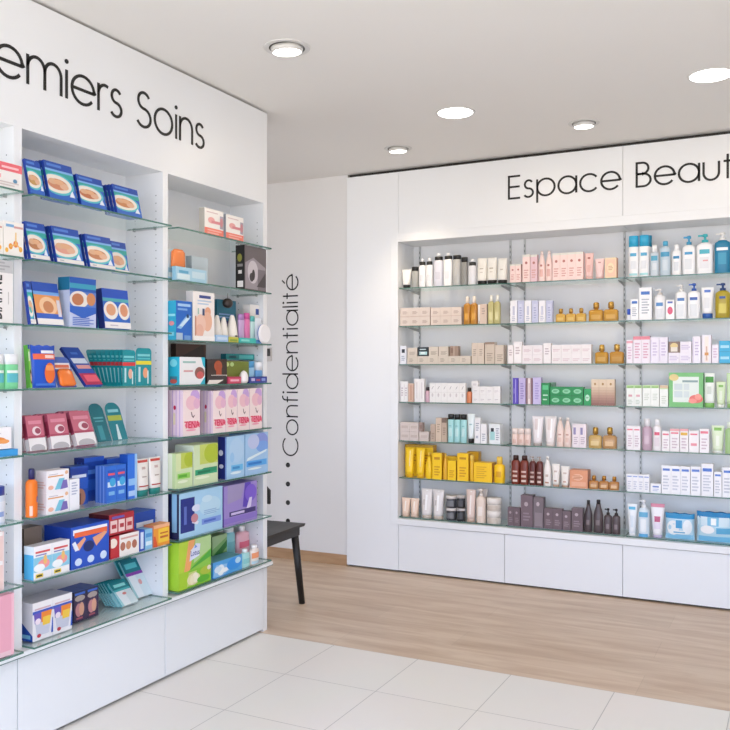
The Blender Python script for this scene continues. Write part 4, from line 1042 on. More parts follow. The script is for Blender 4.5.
put(-24, 20.5, 353.5, Bt('#7CD49A', '#F0F2F4', style='wide', capf=.30, e=3.5, labs=[(-.8,.30,.8,.72,'#5FBCC8'), (-.8,.74,.8,.86,'#E9F2EC')]), 'green mouthwash bottle, white cap', 'bottle', n=3, free=True)
shelf('L', 0, 4)
put(-30, 18, 451, Cn('#3C9FE0', [], side='#2F8FD0'), 'low blue display tray', 'tray', free=True, dep=.09)
put(-26, 11.5, 428, Cn('#F4F1F2', [('e', .55, .40, .30, .17, '#E88B3C'), ('e', .8, .34, .14, .10, '#F0A25C'), ('e', .35, .28, .2, .08, '#F3B87C'), ('r', .1, .82, .6, .88, '#C5BFC4'), ('r', .3, .7, .7, .75, '#D5CFD3')], side='#C9C4C8'), 'white carton with orange splash', 'box', free=True, base=450, dep=.05)
shelf('L', 0, 5)
put(-12, 10, 487, Bt('#D5DFEE', '#1F3F9C', style='wide', capf=.24, labs=[(-.7,.1,.7,.9,'#E3E9F3'), (-.4,.3,.5,.5,'#8FA5D5')]), 'white bottle, navy cap', 'bottle', free=True)
shelf('L', 0, 6)
put(-24, 4, 534, Cn('#EBCFC8', [('r', 0, .86, 1, 1, '#F3EDEA'), ('r', .1, .4, .6, .6, '#D9A59C'), ('r', .95, 0, 1, 1, '#F0D9D4')]), 'salmon pink carton', 'box', rows=2, free=True, dep=.06)
shelf('L', 0, 7)
put(-24, 14, 598, Cn('#E9A7B8', [('r', 0, 0, 1, .08, '#EDC6CD'), ('r', .45, .38, .56, .52, '#3C2A30'), ('r', .5, .30, .58, .36, '#5C3A42'), ('r', .92, 0, 1, 1, '#F0BCC8')]), 'large pink box', 'box', free=True, dep=.08)

# ---------------------------------------------------------------- first-aid display, middle bay
def foot(c1='#C98A62', strip=False, bg='#2C68C4'):
    f = [('r', 0, .80, 1, 1, '#1C4AA8'), ('r', .0, .74, 1, .80, '#7FB2E6'), ('r', 0, .60, 1, .74, '#2FA59C'), ('r', .08, .87, .6, .94, '#4F7FD2'),
         ('e', .36, .40, .58, .29, '#5CC0CC'), ('e', .33, .41, .53, .245, '#EFE6DA'), ('e', .36, .40, .36, .15, c1), ('e', .20, .46, .16, .08, '#DDB08C'), ('e', .58, .37, .16, .09, '#E3B596'), ('e', .40, .46, .18, .07, '#E2AE86'),
         ('p', [(.72,.12),(.92,.12),(.86,.30),(.78,.22)], '#E9F0FA')]
    if strip: f += [('r', 0, 0, 1, .11, '#EDEAE6'), ('r', .1, .04, .25, .07, '#B9B5C0')]
    return f
SB = '#14389A'
def plaster(c1='#C98A62', strip=False): return Cn('#2C68C4', foot(c1, strip), side=SB, top='#2A62C0', left=[('r', .2, .1, .3, .9, '#2E55B8'), ('r', .6, .1, .68, .9, '#2E55B8')])
PD = 'blue plaster box, foot picture'
shelf('L', 1, 0)
put(22.5, 45.5, 159, plaster('#C79A5C'), PD, 'box', lean=14, dep=.012)
put(50, 78, 163, plaster('#D08A68'), PD, 'box', lean=14, dep=.012, deep=2, step=.0165, ddesc='blue plaster box behind front one')
put(81.5, 107, 177, plaster('#C4754E'), PD, 'box', lean=14, dep=.012, deep=1, step=.0165, ddesc='blue plaster box behind front one')
put(117.5, 142.5, 187, plaster('#CE8A5A'), PD, 'box', lean=14, dep=.012, deep=3, step=.0165, ddesc='blue plaster box behind front one')
shelf('L', 1, 1)
put(22.5, 50, 222, plaster('#BF7F55', True), PD, 'box', lean=13, dep=.012, deep=1, step=.0165, ddesc='blue plaster box behind front one')
put(57, 84, 228, plaster('#E0A08C', True), PD, 'box', lean=13, dep=.012, deep=2, step=.0165, ddesc='blue plaster box behind front one')
put(90, 115.5, 236, plaster('#C4815A', True), PD, 'box', lean=13, dep=.012, deep=2, step=.0165, ddesc='blue plaster box behind front one')
put(114, 129.5, 242, plaster('#D9A58C', True), 'narrow blue plaster box', 'box', lean=10, dep=.012, back=.055)
shelf('L', 1, 2)
ft = [('r', 0, .78, 1, 1, '#1C4EB0'), ('r', 0, .70, 1, .78, '#6FA5E2'), ('r', 0, .16, 1, .70, '#E79A5A'), ('e', .5, .44, .34, .22, '#F0C49A'), ('e', .5, .42, .2, .14, '#C98458'), ('r', 0, .14, 1, .26, '#2F5FC0'), ('r', 0, 0, 1, .14, '#F0ECE8'), ('r', .84, .2, .97, .6, '#D9D3DA')]
put(22.5, 36, 281, plaster('#5CB5B0', True), 'blue plaster box by the divider', 'box', lean=10, dep=.014)
put(38, 64, 283, Cn('#2C68C4', ft, side='#1A1F5C', top='#2A62C0'), 'orange and blue plaster box', 'box', lean=13, dep=.014)
put(69.5, 96, 278, Cn('#C9D2EC', [('r', 0, .72, 1, 1, '#2358B0'), ('r', 0, .78, 1, .88, '#3B9CB8'), ('r', 0, .30, 1, .72, '#5A7FC8'), ('e', .35, .56, .36, .17, '#E9E1DA'), ('e', .30, .56, .22, .12, '#C07A54'), ('e', .80, .58, .17, .13, '#D08A5C'), ('p', [(0,.3),(.5,.18),(1,.3),(1,.42),(0,.42)], '#2F62C0'), ('l', .1, .04, .9, .2, 5, '#4A70C8')],
    side='#B9C3DC', left=[('r', 0, .74, 1, 1, '#1E6E92'), ('r', 0, 0, .15, .74, '#D9DFEA')]), 'tall clear-fronted plaster box', 'box', dep=.055)
put(97.5, 104, 291, Cn('#3FA0B0', [('e', .5, .5, .4, .15, '#E2A070')], side='#14389A'), 'slim teal box behind the row', 'box', back=.05, dep=.03)
put(105, 131, 290, Cn('#2C68C4', [('r', 0, .78, 1, 1, '#2350B8'), ('r', 0, .68, 1, .76, '#4FA8B0'), ('e', .28, .45, .27, .23, '#EFE8E0'), ('e', .78, .45, .22, .22, '#EFE8E0'), ('e', .28, .47, .18, .15, '#DDA27C'), ('e', .78, .47, .15, .16, '#D89470'), ('r', 0, 0, 1, .16, '#F0EDEB'), ('r', .2, .06, .5, .09, '#C5C0CC')], side='#10256E', top='#2A62C0'), 'blue box with two round pictures', 'box', lean=7, dep=.03)
shelf('L', 1, 3)
put(22.5, 32.5, 345, Cn('#7CC24A', [('r', 0, .9, 1, 1, '#22489C'), ('r', .1, .62, .9, .84, '#D3E8C0'), ('e', .6, .26, .5, .17, '#4E3A38'), ('e', .6, .24, .3, .1, '#D9BCA8')], side='#4F9A30'), 'green blister box', 'box', lean=6, dep=.02)
put(34, 58.5, 345, lambda w, d, h: pouch(w, .02, h, '#1F55C4', [('r', .04, .80, .96, .95, '#1C4CB8'), ('r', .04, .66, .96, .79, '#E86A4C'), ('r', .5, .69, .9, .76, '#F7D8CF'), ('r', .35, .80, .9, .87, '#EEF2FA'), ('e', .68, .34, .24, .24, '#F0702A'), ('r', .5, .4, .86, .52, '#F59A5C'), ('r', .1, .05, .9, .10, '#3E78D8')], name='packet'), 'blue pouch with orange bottle picture', 'packet', dep=.02, lean=4)
put(61, 80, 357, lambda w, d, h: blister(w, d, h, '#4668B8', front=[('r', .05, .60, .95, .80, '#F3E9E4'), ('r', .1, .64, .9, .74, '#E3704C')], blob=(.08, .02, .92, .58, '#F07A2C')), 'orange insoles in a blister pack', 'packet', dep=.018, lean=22)
put(86, 103, 349, lambda w, d, h: carton(w, d, h, '#2450B0', [('r', 0, .0, 1, .30, '#B02050'), ('r', .2, .08, .95, .26, '#E85A70'), ('r', .15, .42, .95, .52, '#E6A09A'), ('r', .1, .56, .95, .70, '#E6EDF8'), ('r', .3, .8, .7, .86, '#4F7FD2')], side='#143288'), 'blue packet with crimson base', 'box', dep=.012, lean=42)
def brush_card(stripe, hint):
    return lambda w, d, h: blister(w, d, h, '#12929C', front=[('r', .0, .56, 1, .66, stripe), ('r', .1, .78, .9, .84, '#7FD0D6'), ('r', .1, .70, .9, .74, '#5CBCC4'), ('r', .15, .1, .28, .5, '#BFE3E6'), ('e', .6, .34, .16, .14, hint), ('r', .72, .05, .8, .4, '#D9EEF0')], rnd=.18)
put(124, 137, 350, brush_card('#D9383C', '#E8B09A'), 'teal toothbrush card, red stripe', 'packet', dep=.010)
put(137.5, 153, 348, brush_card('#E3D838', '#E8A27C'), 'teal toothbrush card, yellow stripe', 'packet', dep=.010)
for i in range(8):
    put(120.5-3.3*i, 135-3.3*i, 349.6, brush_card('#C9343C', '#7FD0D6'), 'teal toothbrush card in the fan', 'packet', dep=.006, back=.012+.011*i, lean=3+2.8*i, free=True)
shelf('L', 1, 4)
def ppack(w, d, h):
    return carton(w, d, h, '#C96A7E', [('r', 0, 0, 1, .36, '#F0ECEC'), ('e', .5, .05, .42, .13, '#B9B5B9'), ('e', .55, .56, .26, .13, '#EFD9DC'), ('e', .62, .56, .17, .085, '#A04A60'), ('r', .12, .76, .88, .86, '#E08FA0'), ('r', 0, .36, 1, .42, '#B04A62')], side='#B0506A',
                  left=[('r', 0, 0, 1, .34, '#DDD9DB'), ('r', .1, .4, .9, .8, '#8F2F48')])
put(30, 47, 417, ppack, 'pink and white pack', 'packet', lean=12, dep=.018, deep=2, step=.026, back=.035, ddesc='pink and white pack behind front one')
put(52, 71, 415, ppack, 'pink and white pack', 'packet', lean=12, dep=.018, deep=2, step=.026, back=.035, ddesc='pink and white pack behind front one')
put(77.5, 97, 413, ppack, 'pink and white pack', 'packet', lean=20, dep=.018, deep=2, step=.026, back=.035, ddesc='pink and white pack behind front one')
put(100, 114, 404, lambda w, d, h: blister(w, d, h, '#0E7480', front=[('r', .15, .60, .85, .64, '#5FB5BE'), ('r', .2, .52, .8, .55, '#5FB5BE'), ('r', .25, .05, .6, .42, '#3FA0AC')], rnd=.42), 'dark teal rounded blister card', 'packet', dep=.012, lean=22, back=.105)
put(115, 130, 403, lambda w, d, h: blister(w, d, h, '#138591', front=[('r', .05, .52, .95, .66, '#B5C24A'), ('r', .15, .74, .85, .82, '#8FD2D8'), ('p', [(.35,.02),(.6,.02),(.55,.42),(.45,.42)], '#DCEFF0')], rnd=.42), 'teal blister card, olive band', 'packet', dep=.012, lean=20, back=.105)
shelf('L', 1, 5)
put(26, 40, 469, lambda w, d, h: bottle(w, min(d, w), h, '#F07A1E', '#20205A', capf=.22, capw=.55, labs=[(-.9, .05, -.5, .35, '#F3C5B5'), (.3, .45, .9, .62, '#8A7FB0')]), 'orange spray bottle, navy collar', 'bottle', dep=.035)
cb = [('r', .06, .70, .75, .76, '#E0A060'), ('r', .1, .80, .5, .84, '#C9C2CC'), ('p', [(.35,.1),(.7,.1),(.8,.6),(.55,.6)], '#7CC6DC'), ('p', [(.6,.08),(.95,.12),(.9,.5),(.72,.5)], '#7A6CB5'), ('e', .18, .22, .12, .1, '#F0B8A0'), ('e', .88, .85, .07, .09, '#E3B48C')]
put(46.5, 69, 470, Cn('#F5F1F3', cb, side='#E2DDE0', left=[lines('#D5B5B0', .1, .2, .9, .5, 3)]), 'white carton, blue and violet figure', 'box', rows=2, dep=.05)
put(69.5, 79.5, 479, Cn('#F1F1F6', [('l', .2, .5, .8, .9, 5, '#B5BBD2')]), 'slim white carton', 'box', dep=.03)
put(70, 88, 466, Cn('#2450A8', [('r', 0, .80, 1, .95, '#1C3C98'), ('r', .1, .70, .9, .78, '#DDE6F5'), ('r', 0, .4, 1, .68, '#2C5CC0'), ('e', .55, .2, .3, .22, '#B07A60'), ('r', .45, .02, .6, .3, '#6E4638')], side='#16307E'), 'blue carton with leg picture', 'box', back=.06, dep=.05)
nb = [('r', .15, .62, .85, .72, '#4F84DC'), ('r', .15, .25, .85, .5, '#2C62C8'), ('r', .0, .9, 1, 1, '#2A5CC4')]
put(84, 104, 457, Cn('#1A46A8', nb, side='#122E7E', left=[('r', .3, .1, .4, .9, '#2C52B0'), ('r', .7, .1, .8, .9, '#2C52B0')]), 'dark blue carton in back row', 'box', back=.09, dep=.05)
tb_ = [('r', .1, .66, .9, .88, '#2456BC'), ('r', .15, .74, .85, .80, '#E3566A'), ('r', .1, .42, .9, .56, '#CFE3F5'), ('e', .6, .55, .3, .12, '#3FA9DC'), ('r', .2, .2, .8, .3, '#7CB5E6'), ('r', 0, 0, 1, .06, '#3C7AD6')]
put(106.5, 126, 465, Cn('#2C6ED2', tb_, side='#3F6CC4', left=[('r', .12, 0, .2, 1, '#7C9CE0'), ('r', .42, 0, .5, 1, '#7C9CE0'), ('r', .72, 0, .8, 1, '#7C9CE0')]), 'bright blue toothpaste carton', 'box', n=2, sx=95)
put(107, 126, 458, Cn('#2358C0', nb, side='#1A3F9C'), 'tall blue carton behind toothpaste', 'box', back=.075, dep=.05)
put(127.5, 137, 454, Cn('#2C72DC', [('r', .1, .3, .9, .45, '#8FC0F0'), ('r', .1, .06, .9, .18, '#A9C9F2'), ('r', .75, 0, 1, 1, '#9CC6EE')], side='#1E50B0'), 'tall narrow blue carton', 'box', dep=.04)
wt = [(-.8,.88,.8,.96,'#C8463C'), (-.4,.40,.4,.44,'#B9A9A0'), (-.3,.66,.3,.74,'#C9B0A8'), (-.9,.10,.9,.14,'#A8342C')]
put(138.5, 163.5, 458, lambda w, d, h: tube(w, d, h, '#EEE9E2', '#12807A', capf=.17, capw=.8, labs=wt), 'white tube, teal cap and red band', 'tube', n=2, dep=.03)
shelf('L', 1, 6)
wb = [('r', 0, .86, 1, 1, '#F5F2F3'), ('r', .1, .78, .9, .84, '#D85A5A'), ('r', .1, .70, .7, .74, '#8A8AC0'), ('r', 0, .22, 1, .66, '#8CCBE2'), ('e', .55, .44, .32, .14, '#F09A9A'), ('e', .62, .56, .1, .14, '#F0C070'), ('e', .3, .34, .3, .12, '#F3F6F6')]
put(33.5, 69.5, 543, lambda w, d, h: carton(w, d, h, '#F3F1F0', wb+[('r', .1, .05, .5, .16, '#E3CB3C'), ('r', .16, .08, .44, .13, '#3A3420')], side='#4FB0DE', top='#D9D6D6', left=[('r', 0, .75, 1, 1, '#DDE9F0')]), 'white and sky blue carton', 'box', n=2, sx=24)
put(71, 109, 524, lambda w, d, h: carton(w, d, h, '#1F52C0', [('r', .05, .80, .95, .93, '#F0F2F8'), ('r', .08, .74, .95, .86, '#EE6A3C'), ('p', [(.05,.5),(.2,.42),(.38,.66),(.34,.72)], '#E8A27C'), ('p', [(.55,.66),(.65,.44),(.95,.72),(.88,.76)], '#E8A27C'), ('p', [(.02,.62),(.1,.42),(.2,.44),(.1,.66)], '#E6EDF8'),
   ('e', .45, .48, .14, .13, '#1A2A6A'), ('e', .18, .15, .09, .09, '#CFE0F5'), ('e', .5, .16, .09, .09, '#CFE0F5'), ('e', .84, .18, .09, .10, '#CFE0F5')], side='#1A3FA0', top='#1A48B4'), 'blue display carton, orange tick marks', 'box', dep=.13)
rp = [('r', .05, .1, .32, .7, '#EBC9C5'), ('r', .37, .1, .62, .7, '#F2D6D2'), ('r', .67, .1, .94, .7, '#E6BDB8'), ('r', .1, .3, .28, .5, '#B5323C'), ('r', .42, .3, .58, .5, '#B5323C'), ('r', .72, .3, .9, .5, '#B5323C'), ('r', .1, .78, .6, .9, '#6A58A8')]
put(110.5, 139, 534, Cn('#C02A34', [('r', .30, .0, 1, 1, '#F2EBE6'), ('e', .42, .45, .09, .2, '#B5705A'), ('e', .62, .45, .09, .2, '#C98A68'), ('e', .83, .45, .09, .2, '#B5705A'), ('r', .35, .78, .95, .86, '#D9A59C'), ('e', .08, .7, .14, .22, '#F2E2D6')], side='#8A1420'), 'red and white carton, three circles', 'box', dep=.10)
put(109, 134, 513, Cn('#B02430', rp, side='#4A0F18', top='#A8403A'), 'crimson carton on the red one', 'box', base=533, dep=.10, free=True)
put(139.5, 144.5, 530, Cn('#1F4FB8', [('r', .2, .1, .8, .9, '#D5E2F5')]), 'thin blue carton', 'box', dep=.05)
put(145, 152.5, 529, Cn('#8CC4E6', [('r', .1, .6, .9, .8, '#4F94D0'), ('r', .1, .2, .9, .4, '#DCEEF8')], side='#5C9CD0'), 'thin pale blue carton', 'box', dep=.05)
put(153.5, 169.5, 524, Cn('#F09A34', [('r', .3, .15, .95, .8, '#F5C93C'), ('r', .4, .35, .9, .45, '#C8642C'), ('r', .4, .55, .9, .62, '#C8642C'), ('r', 0, .85, 1, 1, '#F2B48A'), ('p', [(0,0),(.25,0),(.1,.5),(0,.5)], '#E0562C')], side='#E88A6A'), 'orange and yellow carton', 'box', dep=.05)
put(134, 158, 511, Cn('#2C62C4', [('r', 0, .72, 1, 1, '#1F4CB0'), ('r', .1, .55, .9, .7, '#E6EEF8'), ('r', 0, .25, 1, .5, '#E2A284'), ('r', 0, .2, 1, .3, '#4F8CD6')], side='#183C96'), 'blue carton, pale lettering band', 'box', back=.075, dep=.10)
put(24, 42, 527, Cn('#8A7A6C', [('r', .1, .2, .9, .6, '#A8584A')], side='#6A5C50'), 'brown carton in the back corner', 'box', back=.11, dep=.06)
put(64, 100, 520, Cn('#1A48B4', [('r', .1, .3, .9, .6, '#3C74D8')], side='#16348A'), 'plain blue carton at the back', 'box', back=.14, dep=.04)
shelf('L', 1, 7)
gw = [('r', 0, .86, 1, 1, '#F2EFF0'), ('r', .1, .80, .9, .84, '#D9B0B5'), ('r', 0, .70, 1, .78, '#3C5CC0'), ('p', [(.05,.70),(.95,.70),(.8,.12),(.2,.12)], '#C9CCDC'), ('p', [(.05,.72),(.5,.72),(.40,.45),(.1,.45)], '#6A58B8'), ('p', [(.42,.72),(.95,.72),(.86,.42),(.42,.45)], '#EE8A34'), ('p', [(.5,.58),(.9,.58),(.84,.36),(.48,.36)], '#F2C84A'), ('e', .25, .5, .14, .08, '#F0E2EC'), ('e', .3, .12, .1, .05, '#C03A4A'), ('p', [(.9,.1),(1,.1),(1,.5),(.96,.5)], '#2C55B8')]
put(32.5, 72, 598, lambda w, d, h: carton(w/1, d, h, '#EDEBEE', gw, side='#DDDBE0', top='#CFCDD2', left=[('p', [(0,0),(1,0),(1,.15),(0,.75)], '#1F4CA8'), ('r', .4, .06, .9, .16, '#7FC0DC')]), 'white carton, rainbow beaker graphic', 'box', n=2, dep=.10, back=.035)
pp = [('r', 0, .84, 1, 1, '#28304E'), ('e', .5, .76, .4, .10, '#B0A49C'), ('r', .1, .88, .9, .95, '#3C6CD2'), ('e', .5, .42, .42, .26, '#4C3A5A'), ('e', .4, .38, .26, .22, '#C98A8E'), ('e', .62, .40, .2, .22, '#DDA78C'), ('r', .2, .08, .7, .14, '#B05A6A')]
put(73.5, 98.5, 589, Cn('#35284A', pp, side='#1E1A38', top='#2450A8'), 'dark purple carton with portrait', 'box', n=2, dep=.09, back=.075)
tf = [('r', 0, .66, 1, 1, '#10848A'), ('r', .15, .74, .85, .86, '#8FE0DC'), ('r', 0, .58, 1, .66, '#48B5B8'), ('r', .55, .0, 1, .58, '#D3E3E6'), ('e', .5, .45, .12, .05, '#D98A84'), ('p', [(.0,.0),(.12,.0),(.06,.58),(0,.58)], '#9CD5DA')]
tf2 = [('r', 0, .66, 1, 1, '#0F7C86'), ('r', .15, .76, .85, .9, '#58C6C8'), ('r', 0, .58, 1, .66, '#8A3CA8'), ('r', .5, .0, 1, .58, '#D9E9EC'), ('e', .62, .38, .10, .07, '#DDA09A'), ('p', [(.0,.0),(.14,.0),(.06,.58),(0,.58)], '#A5DADF')]
put(122.5, 138.5, 584, lambda w, d, h: carton(w, .008, h, '#E9F2F4', tf, side='#7CC0C6'), 'teal and white pack at the front', 'packet', lean=42, dep=.007, back=.06)
for i in range(5):
    put(118-3.0*i, 134-3.0*i, 584+.2*i, lambda w, d, h: carton(w, .006, h, '#9CD0D6', [('r', 0, .55, 1, 1, '#12868C'), ('r', .1, .7, .8, .85, '#58C6C8')], side='#7CC0C6'), 'teal pack fanned behind the front one', 'packet', lean=42, dep=.006, back=.06+.0145*(i+1), free=True)
put(138.5, 150.5, 563, lambda w, d, h: carton(w*1.35, .008, h, '#E9F2F4', tf2, side='#7CC0C6'), 'teal and white pack, purple band', 'packet', lean=33, dep=.008, back=.09, free=True)
put(133, 145, 562, lambda w, d, h: carton(w*1.35, .006, h, '#9CD0D6', [('r', 0, .6, 1, 1, '#12868C')], side='#7CC0C6'), 'teal pack behind purple-banded one', 'packet', lean=32, dep=.006, back=.115, free=True)

# ---------------------------------------------------------------- first-aid display, right bay
shelf('L', 2, 0)
cw = [('r', 0, 0, 1, .26, '#EE7F6C'), ('l', .15, .05, .9, .2, 2, '#F6B5A8'), ('r', .1, .84, .7, .88, '#D9C2C0'), ('e', .35, .56, .18, .12, '#E9A8A5'), ('r', .35, .45, .85, .56, '#D98A90'), ('r', .8, .3, .97, .8, '#A9A0AC'), ('e', .88, .55, .08, .18, '#C98A90')]
put(204.5, 223.5, 209.5, Cn('#F4EFE9', cw, side='#B9B5AC'), 'white carton with coral base', 'box', n=1, sx=199)
put(226, 243.5, 216, Cn('#F4EFE9', cw, side='#9FA5B0'), 'white carton with coral base', 'box', n=1, sx=221)
shelf('L', 2, 1)
def bubble_card(w, d, h): return blister(w, d, h, '#CDE3EC', front=[('r', 0, 0, 1, .4, '#9CC9DE'), ('r', .1, .12, .6, .26, '#E3F0F5')], rnd=.3, blob=(.15, .42, .85, .98, '#F0884A'))
put(171, 190, 248.5, bubble_card, 'orange ear plug blister card', 'packet', dep=.03, back=.02)
put(191.5, 208, 257, Cn('#B9C6CC', [('r', .1, .1, .9, .45, '#D5E2E8'), ('l', .2, .2, .8, .35, 2, '#8FA9B5')], side='#A5B2B8'), 'clear grey box behind the trays', 'box', back=.05, dep=.03)
put(172, 206.5, 268, Cn('#A8D0E2', [('r', .05, .1, .45, .5, '#D9ECF2'), ('r', .52, .3, .95, .8, '#C8E0EA'), ('r', .1, .55, .4, .75, '#5FA6C8')], side='#8FC0D6'), 'low pale blue carton', 'box', dep=.018)
put(244.5, 266, 247, Cn('#5A5355', [('r', .03, .03, .97, .97, '#9A9298'), ('e', .38, .42, .24, .26, '#C9C2C8'), ('p', [(0,.6),(.4,.75),(1,.55),(1,1),(0,1)], '#6A6264'), ('e', .32, .30, .10, .10, '#3A3436'), ('e', .40, .36, .07, .12, '#2F2A2C'), ('r', .60, .03, .97, .5, '#7A7278'), ('p', [(.55,.1),(.97,.1),(.97,.45)], '#4C4648')],
    side='#1A1818', left=[('e', .45, .72, .26, .09, '#8A8A3C'), ('r', .2, .52, .8, .58, '#8A8684'), ('r', .3, .36, .7, .44, '#DDD9D6'), ('r', .2, .06, .85, .2, '#E9E5E2')], top='#2A2726'), 'black carton with grey photograph', 'box', sx=235.6)
shelf('L', 2, 2)
put(176, 192, 301, Cn('#2468C4', [('r', .1, .86, .9, .93, '#A9CCEF'), ('r', .1, .76, .7, .81, '#7CAAE2'), ('p', [(.05,.3),(.3,.28),(.95,.62),(.7,.66)], '#8FC3EA'), ('p', [(.2,.36),(.4,.34),(.85,.56),(.7,.6)], '#CFE6F6'), ('e', .72, .62, .08, .05, '#183A6A'), ('r', 0, 0, .4, .18, '#B0C6DC'), ('r', .5, .0, .9, .12, '#6F9ED8')],
    side='#25A5C8', left=[('r', .1, .6, .9, .66, '#8FD9E6'), ('e', .5, .42, .3, .06, '#D98A90'), ('r', .2, .1, .8, .2, '#7CCFE0')]), 'royal blue and teal carton', 'box', sx=167)
put(193, 214.5, 292, Cn('#F4EEEA', [('r', .28, .87, .82, .93, '#38488C'), ('l', .2, .74, .85, .83, 2, '#BFD2E6'), ('e', .68, .60, .14, .10, '#E6A888'), ('e', .66, .40, .22, .20, '#EBB79C'), ('e', .34, .34, .24, .20, '#EFC6B4'), ('e', .30, .20, .18, .14, '#E8B6A2'), ('r', .42, .52, .52, .66, '#4A5478'), ('r', .2, .54, .26, .66, '#A8C9BC'), ('r', 0, 0, 1, .10, '#FBF8F6'), ('r', .08, .1, .13, .5, '#C98A70')],
    side='#E3DDD8'), 'tall white carton with massage picture', 'box', sx=186)
put(217, 236, 300, Cn('#1F6A80', [('r', 0, .2, 1, .52, '#3A2C66'), ('l', .1, .58, .9, .68, 2, '#7C9CC8')], side='#185A70'), 'dark teal carton behind the applicators', 'box', back=.08, dep=.04)
def applic(w, d, h):
    r = empty('applicator_bottle'); m = mat('#F3EDE4', .3); b = MB()
    b.loft([(0, w*.42, w*.40, 2.2, m), (h*.3, w*.48, w*.42, 2.2, m), (h*.7, w*.34, w*.3, 2.2, m), (h*.95, w*.2, w*.18, 2, m), (h, w*.12, w*.1, 2, m)], 16)
    b.build('body', r)
    b = MB(); k = mat('#141414', .4); b.loft([(-w*.03, w*.17, w*.06, 2, k), (w*.03, w*.17, w*.06, 2, k)], 12); o = b.build('nozzle', r)
    o.location = (0, -w*.40, h*.24); o.rotation_euler = (PI/2, 0, 0)
    return r
put(216.5, 223, 315, applic, 'cream tapered applicator', 'bottle', base=None, dep=.03, back=.03)
put(223.2, 229.5, 317, applic, 'cream tapered applicator', 'bottle', dep=.03, back=.03)
put(231, 238.5, 315, applic, 'cream tapered applicator', 'bottle', dep=.03, back=.03)
put(216, 228.3, 335, Cn('#A9CCEE', [('r', .1, .3, .9, .7, '#CFE2F5')]), 'low light blue box before the applicators', 'box', dep=.02)
put(229, 238.5, 337, Cn('#C9C24A', [('r', .1, .2, .9, .6, '#8FA83C')]), 'small yellow green box', 'box', dep=.02)
put(239.5, 256, 338, Cn('#3DBEB4', [('r', .1, .3, .6, .7, '#8FE0D8')]), 'flat teal box below the stick packs', 'box', dep=.02)
def orn(w, d, h):
    r = empty('hanging_pendant'); b = MB(); m = mat('#2A201E', .35)
    b.loft([(h*(.5-.5*math.cos(PI*k/8)), w*.5*math.sin(PI*k/8)+.0006, w*.42*math.sin(PI*k/8)+.0006, 2, m) for k in range(9)], 18); b.build('body', r)
    b = MB(); b.tube((0, 0, h*.98), (0, 0, h+.022), .0012, .0012, '#6A5A50', 8); b.build('cord', r)
    return r
put(228, 235, 298, orn, 'small dark round pendant under the shelf', 'pendant', base=308, free=True, back=.02)
put(240, 245.5, 314, Bt('#C7A8D2', '#B58AC6', style='wide', capf=.2), 'purple stick pack', 'tube', dep=.02, back=.03)
put(246, 251, 313, Bt('#E07CB0', '#D85AA0', style='wide', capf=.2), 'magenta stick pack', 'tube', dep=.02, back=.03)
put(251.5, 256, 316, Bt('#BFE0DC', '#5FBFB8', style='wide', capf=.2), 'mint stick pack', 'tube', dep=.02, back=.03)
put(250, 264, 305, Cn('#F0ECE8', [('r', .6, .75, .95, .9, '#2C4C9C'), ('r', .1, .3, .5, .6, '#D5CEC8')]), 'white carton behind the stick packs', 'box', back=.06, dep=.04)
def roundcase(w, d, h):
    r = empty('round_case'); b = MB(); m = mat('#F2F0F2', .35); e = mat('#3C6EC0', .35); rad = min(w, h)/2
    b.loft([(0, rad, rad, 2, e), (.004, rad, rad, 2, e), (.0041, rad*.94, rad*.94, 2, m), (.014, rad*.90, rad*.90, 2, m)], 28)
    o = b.build('case', r); o.rotation_euler = (PI/2, 0, 0); o.location = (0, 0, rad)
    return r
put(258.5, 271, 324, roundcase, 'round white case with blue rim', 'case', dep=.02, free=True)
put(256.5, 263, 318, Tb('#E9F0F6', '#5FA0D2', capf=.15), 'small pale tube before the white carton', 'tube', dep=.02, back=.025)
shelf('L', 2, 3)
put(179.5, 205, 357, Cn('#F0F0F0', [('p', [(.84,1),(1,1),(1,.6),(.92,.7)], '#30B5CC'), ('p', [(.8,0),(1,0),(1,.28)], '#30B5CC'), ('r', .12, .78, .62, .85, '#9FC6BE'), ('l', .15, .46, .6, .52, 1, '#D9A0A0'), ('e', .78, .42, .2, .22, '#8A5A50'), ('e', .80, .34, .14, .14, '#D0605C')],
    side='#26B2CE', left=[('e', .5, .78, .3, .14, '#7CD8E4'), ('r', .2, .1, .8, .3, '#3C7C90'), ('e', .5, .12, .3, .08, '#C05A50')]), 'white and turquoise carton', 'box', sx=167.5)
put(207, 227, 359, Cn('#3A2A24', [('e', .55, .72, .2, .22, '#B0502C'), ('r', .45, .3, .72, .8, '#A84A28'), ('p', [(.0,0),(.5,0),(.9,.2),(1,.36),(.2,.36)], '#F0E6DE'), ('r', .0, .16, .95, .34, '#3A3030')], side='#241A16'), 'dark brown carton, orange picture', 'box', dep=.05)
put(228.5, 241, 376.5, Cn('#D84A6C', [('r', .15, .3, .85, .6, '#F2B5C2'), ('r', 0, .85, 1, 1, '#B03050')]), 'small raspberry red box', 'box', dep=.03)
put(226, 249, 361, Cn('#73802A', [('r', .4, .2, .6, .26, '#A8B25C'), ('e', .05, .85, .08, .1, '#C9D98A'), ('e', .25, .85, .08, .1, '#B5D08A')], side='#4A5420'), 'olive green carton', 'box', back=.035, dep=.045)
def egg(w, d, h):
    b = MB(); m = mat('#F1ECEC', .35)
    b.loft([(h*k/8, w*.5*math.sqrt(max(0, 1-((k/8-.35)/.66)**2)) if k else w*.3, w*.42*math.sqrt(max(0, 1-((k/8-.35)/.66)**2)) if k else w*.25, 2, m) for k in range(8)]+[(h, w*.06, w*.05, 2, m)], 16)
    return b.build('wax_egg')
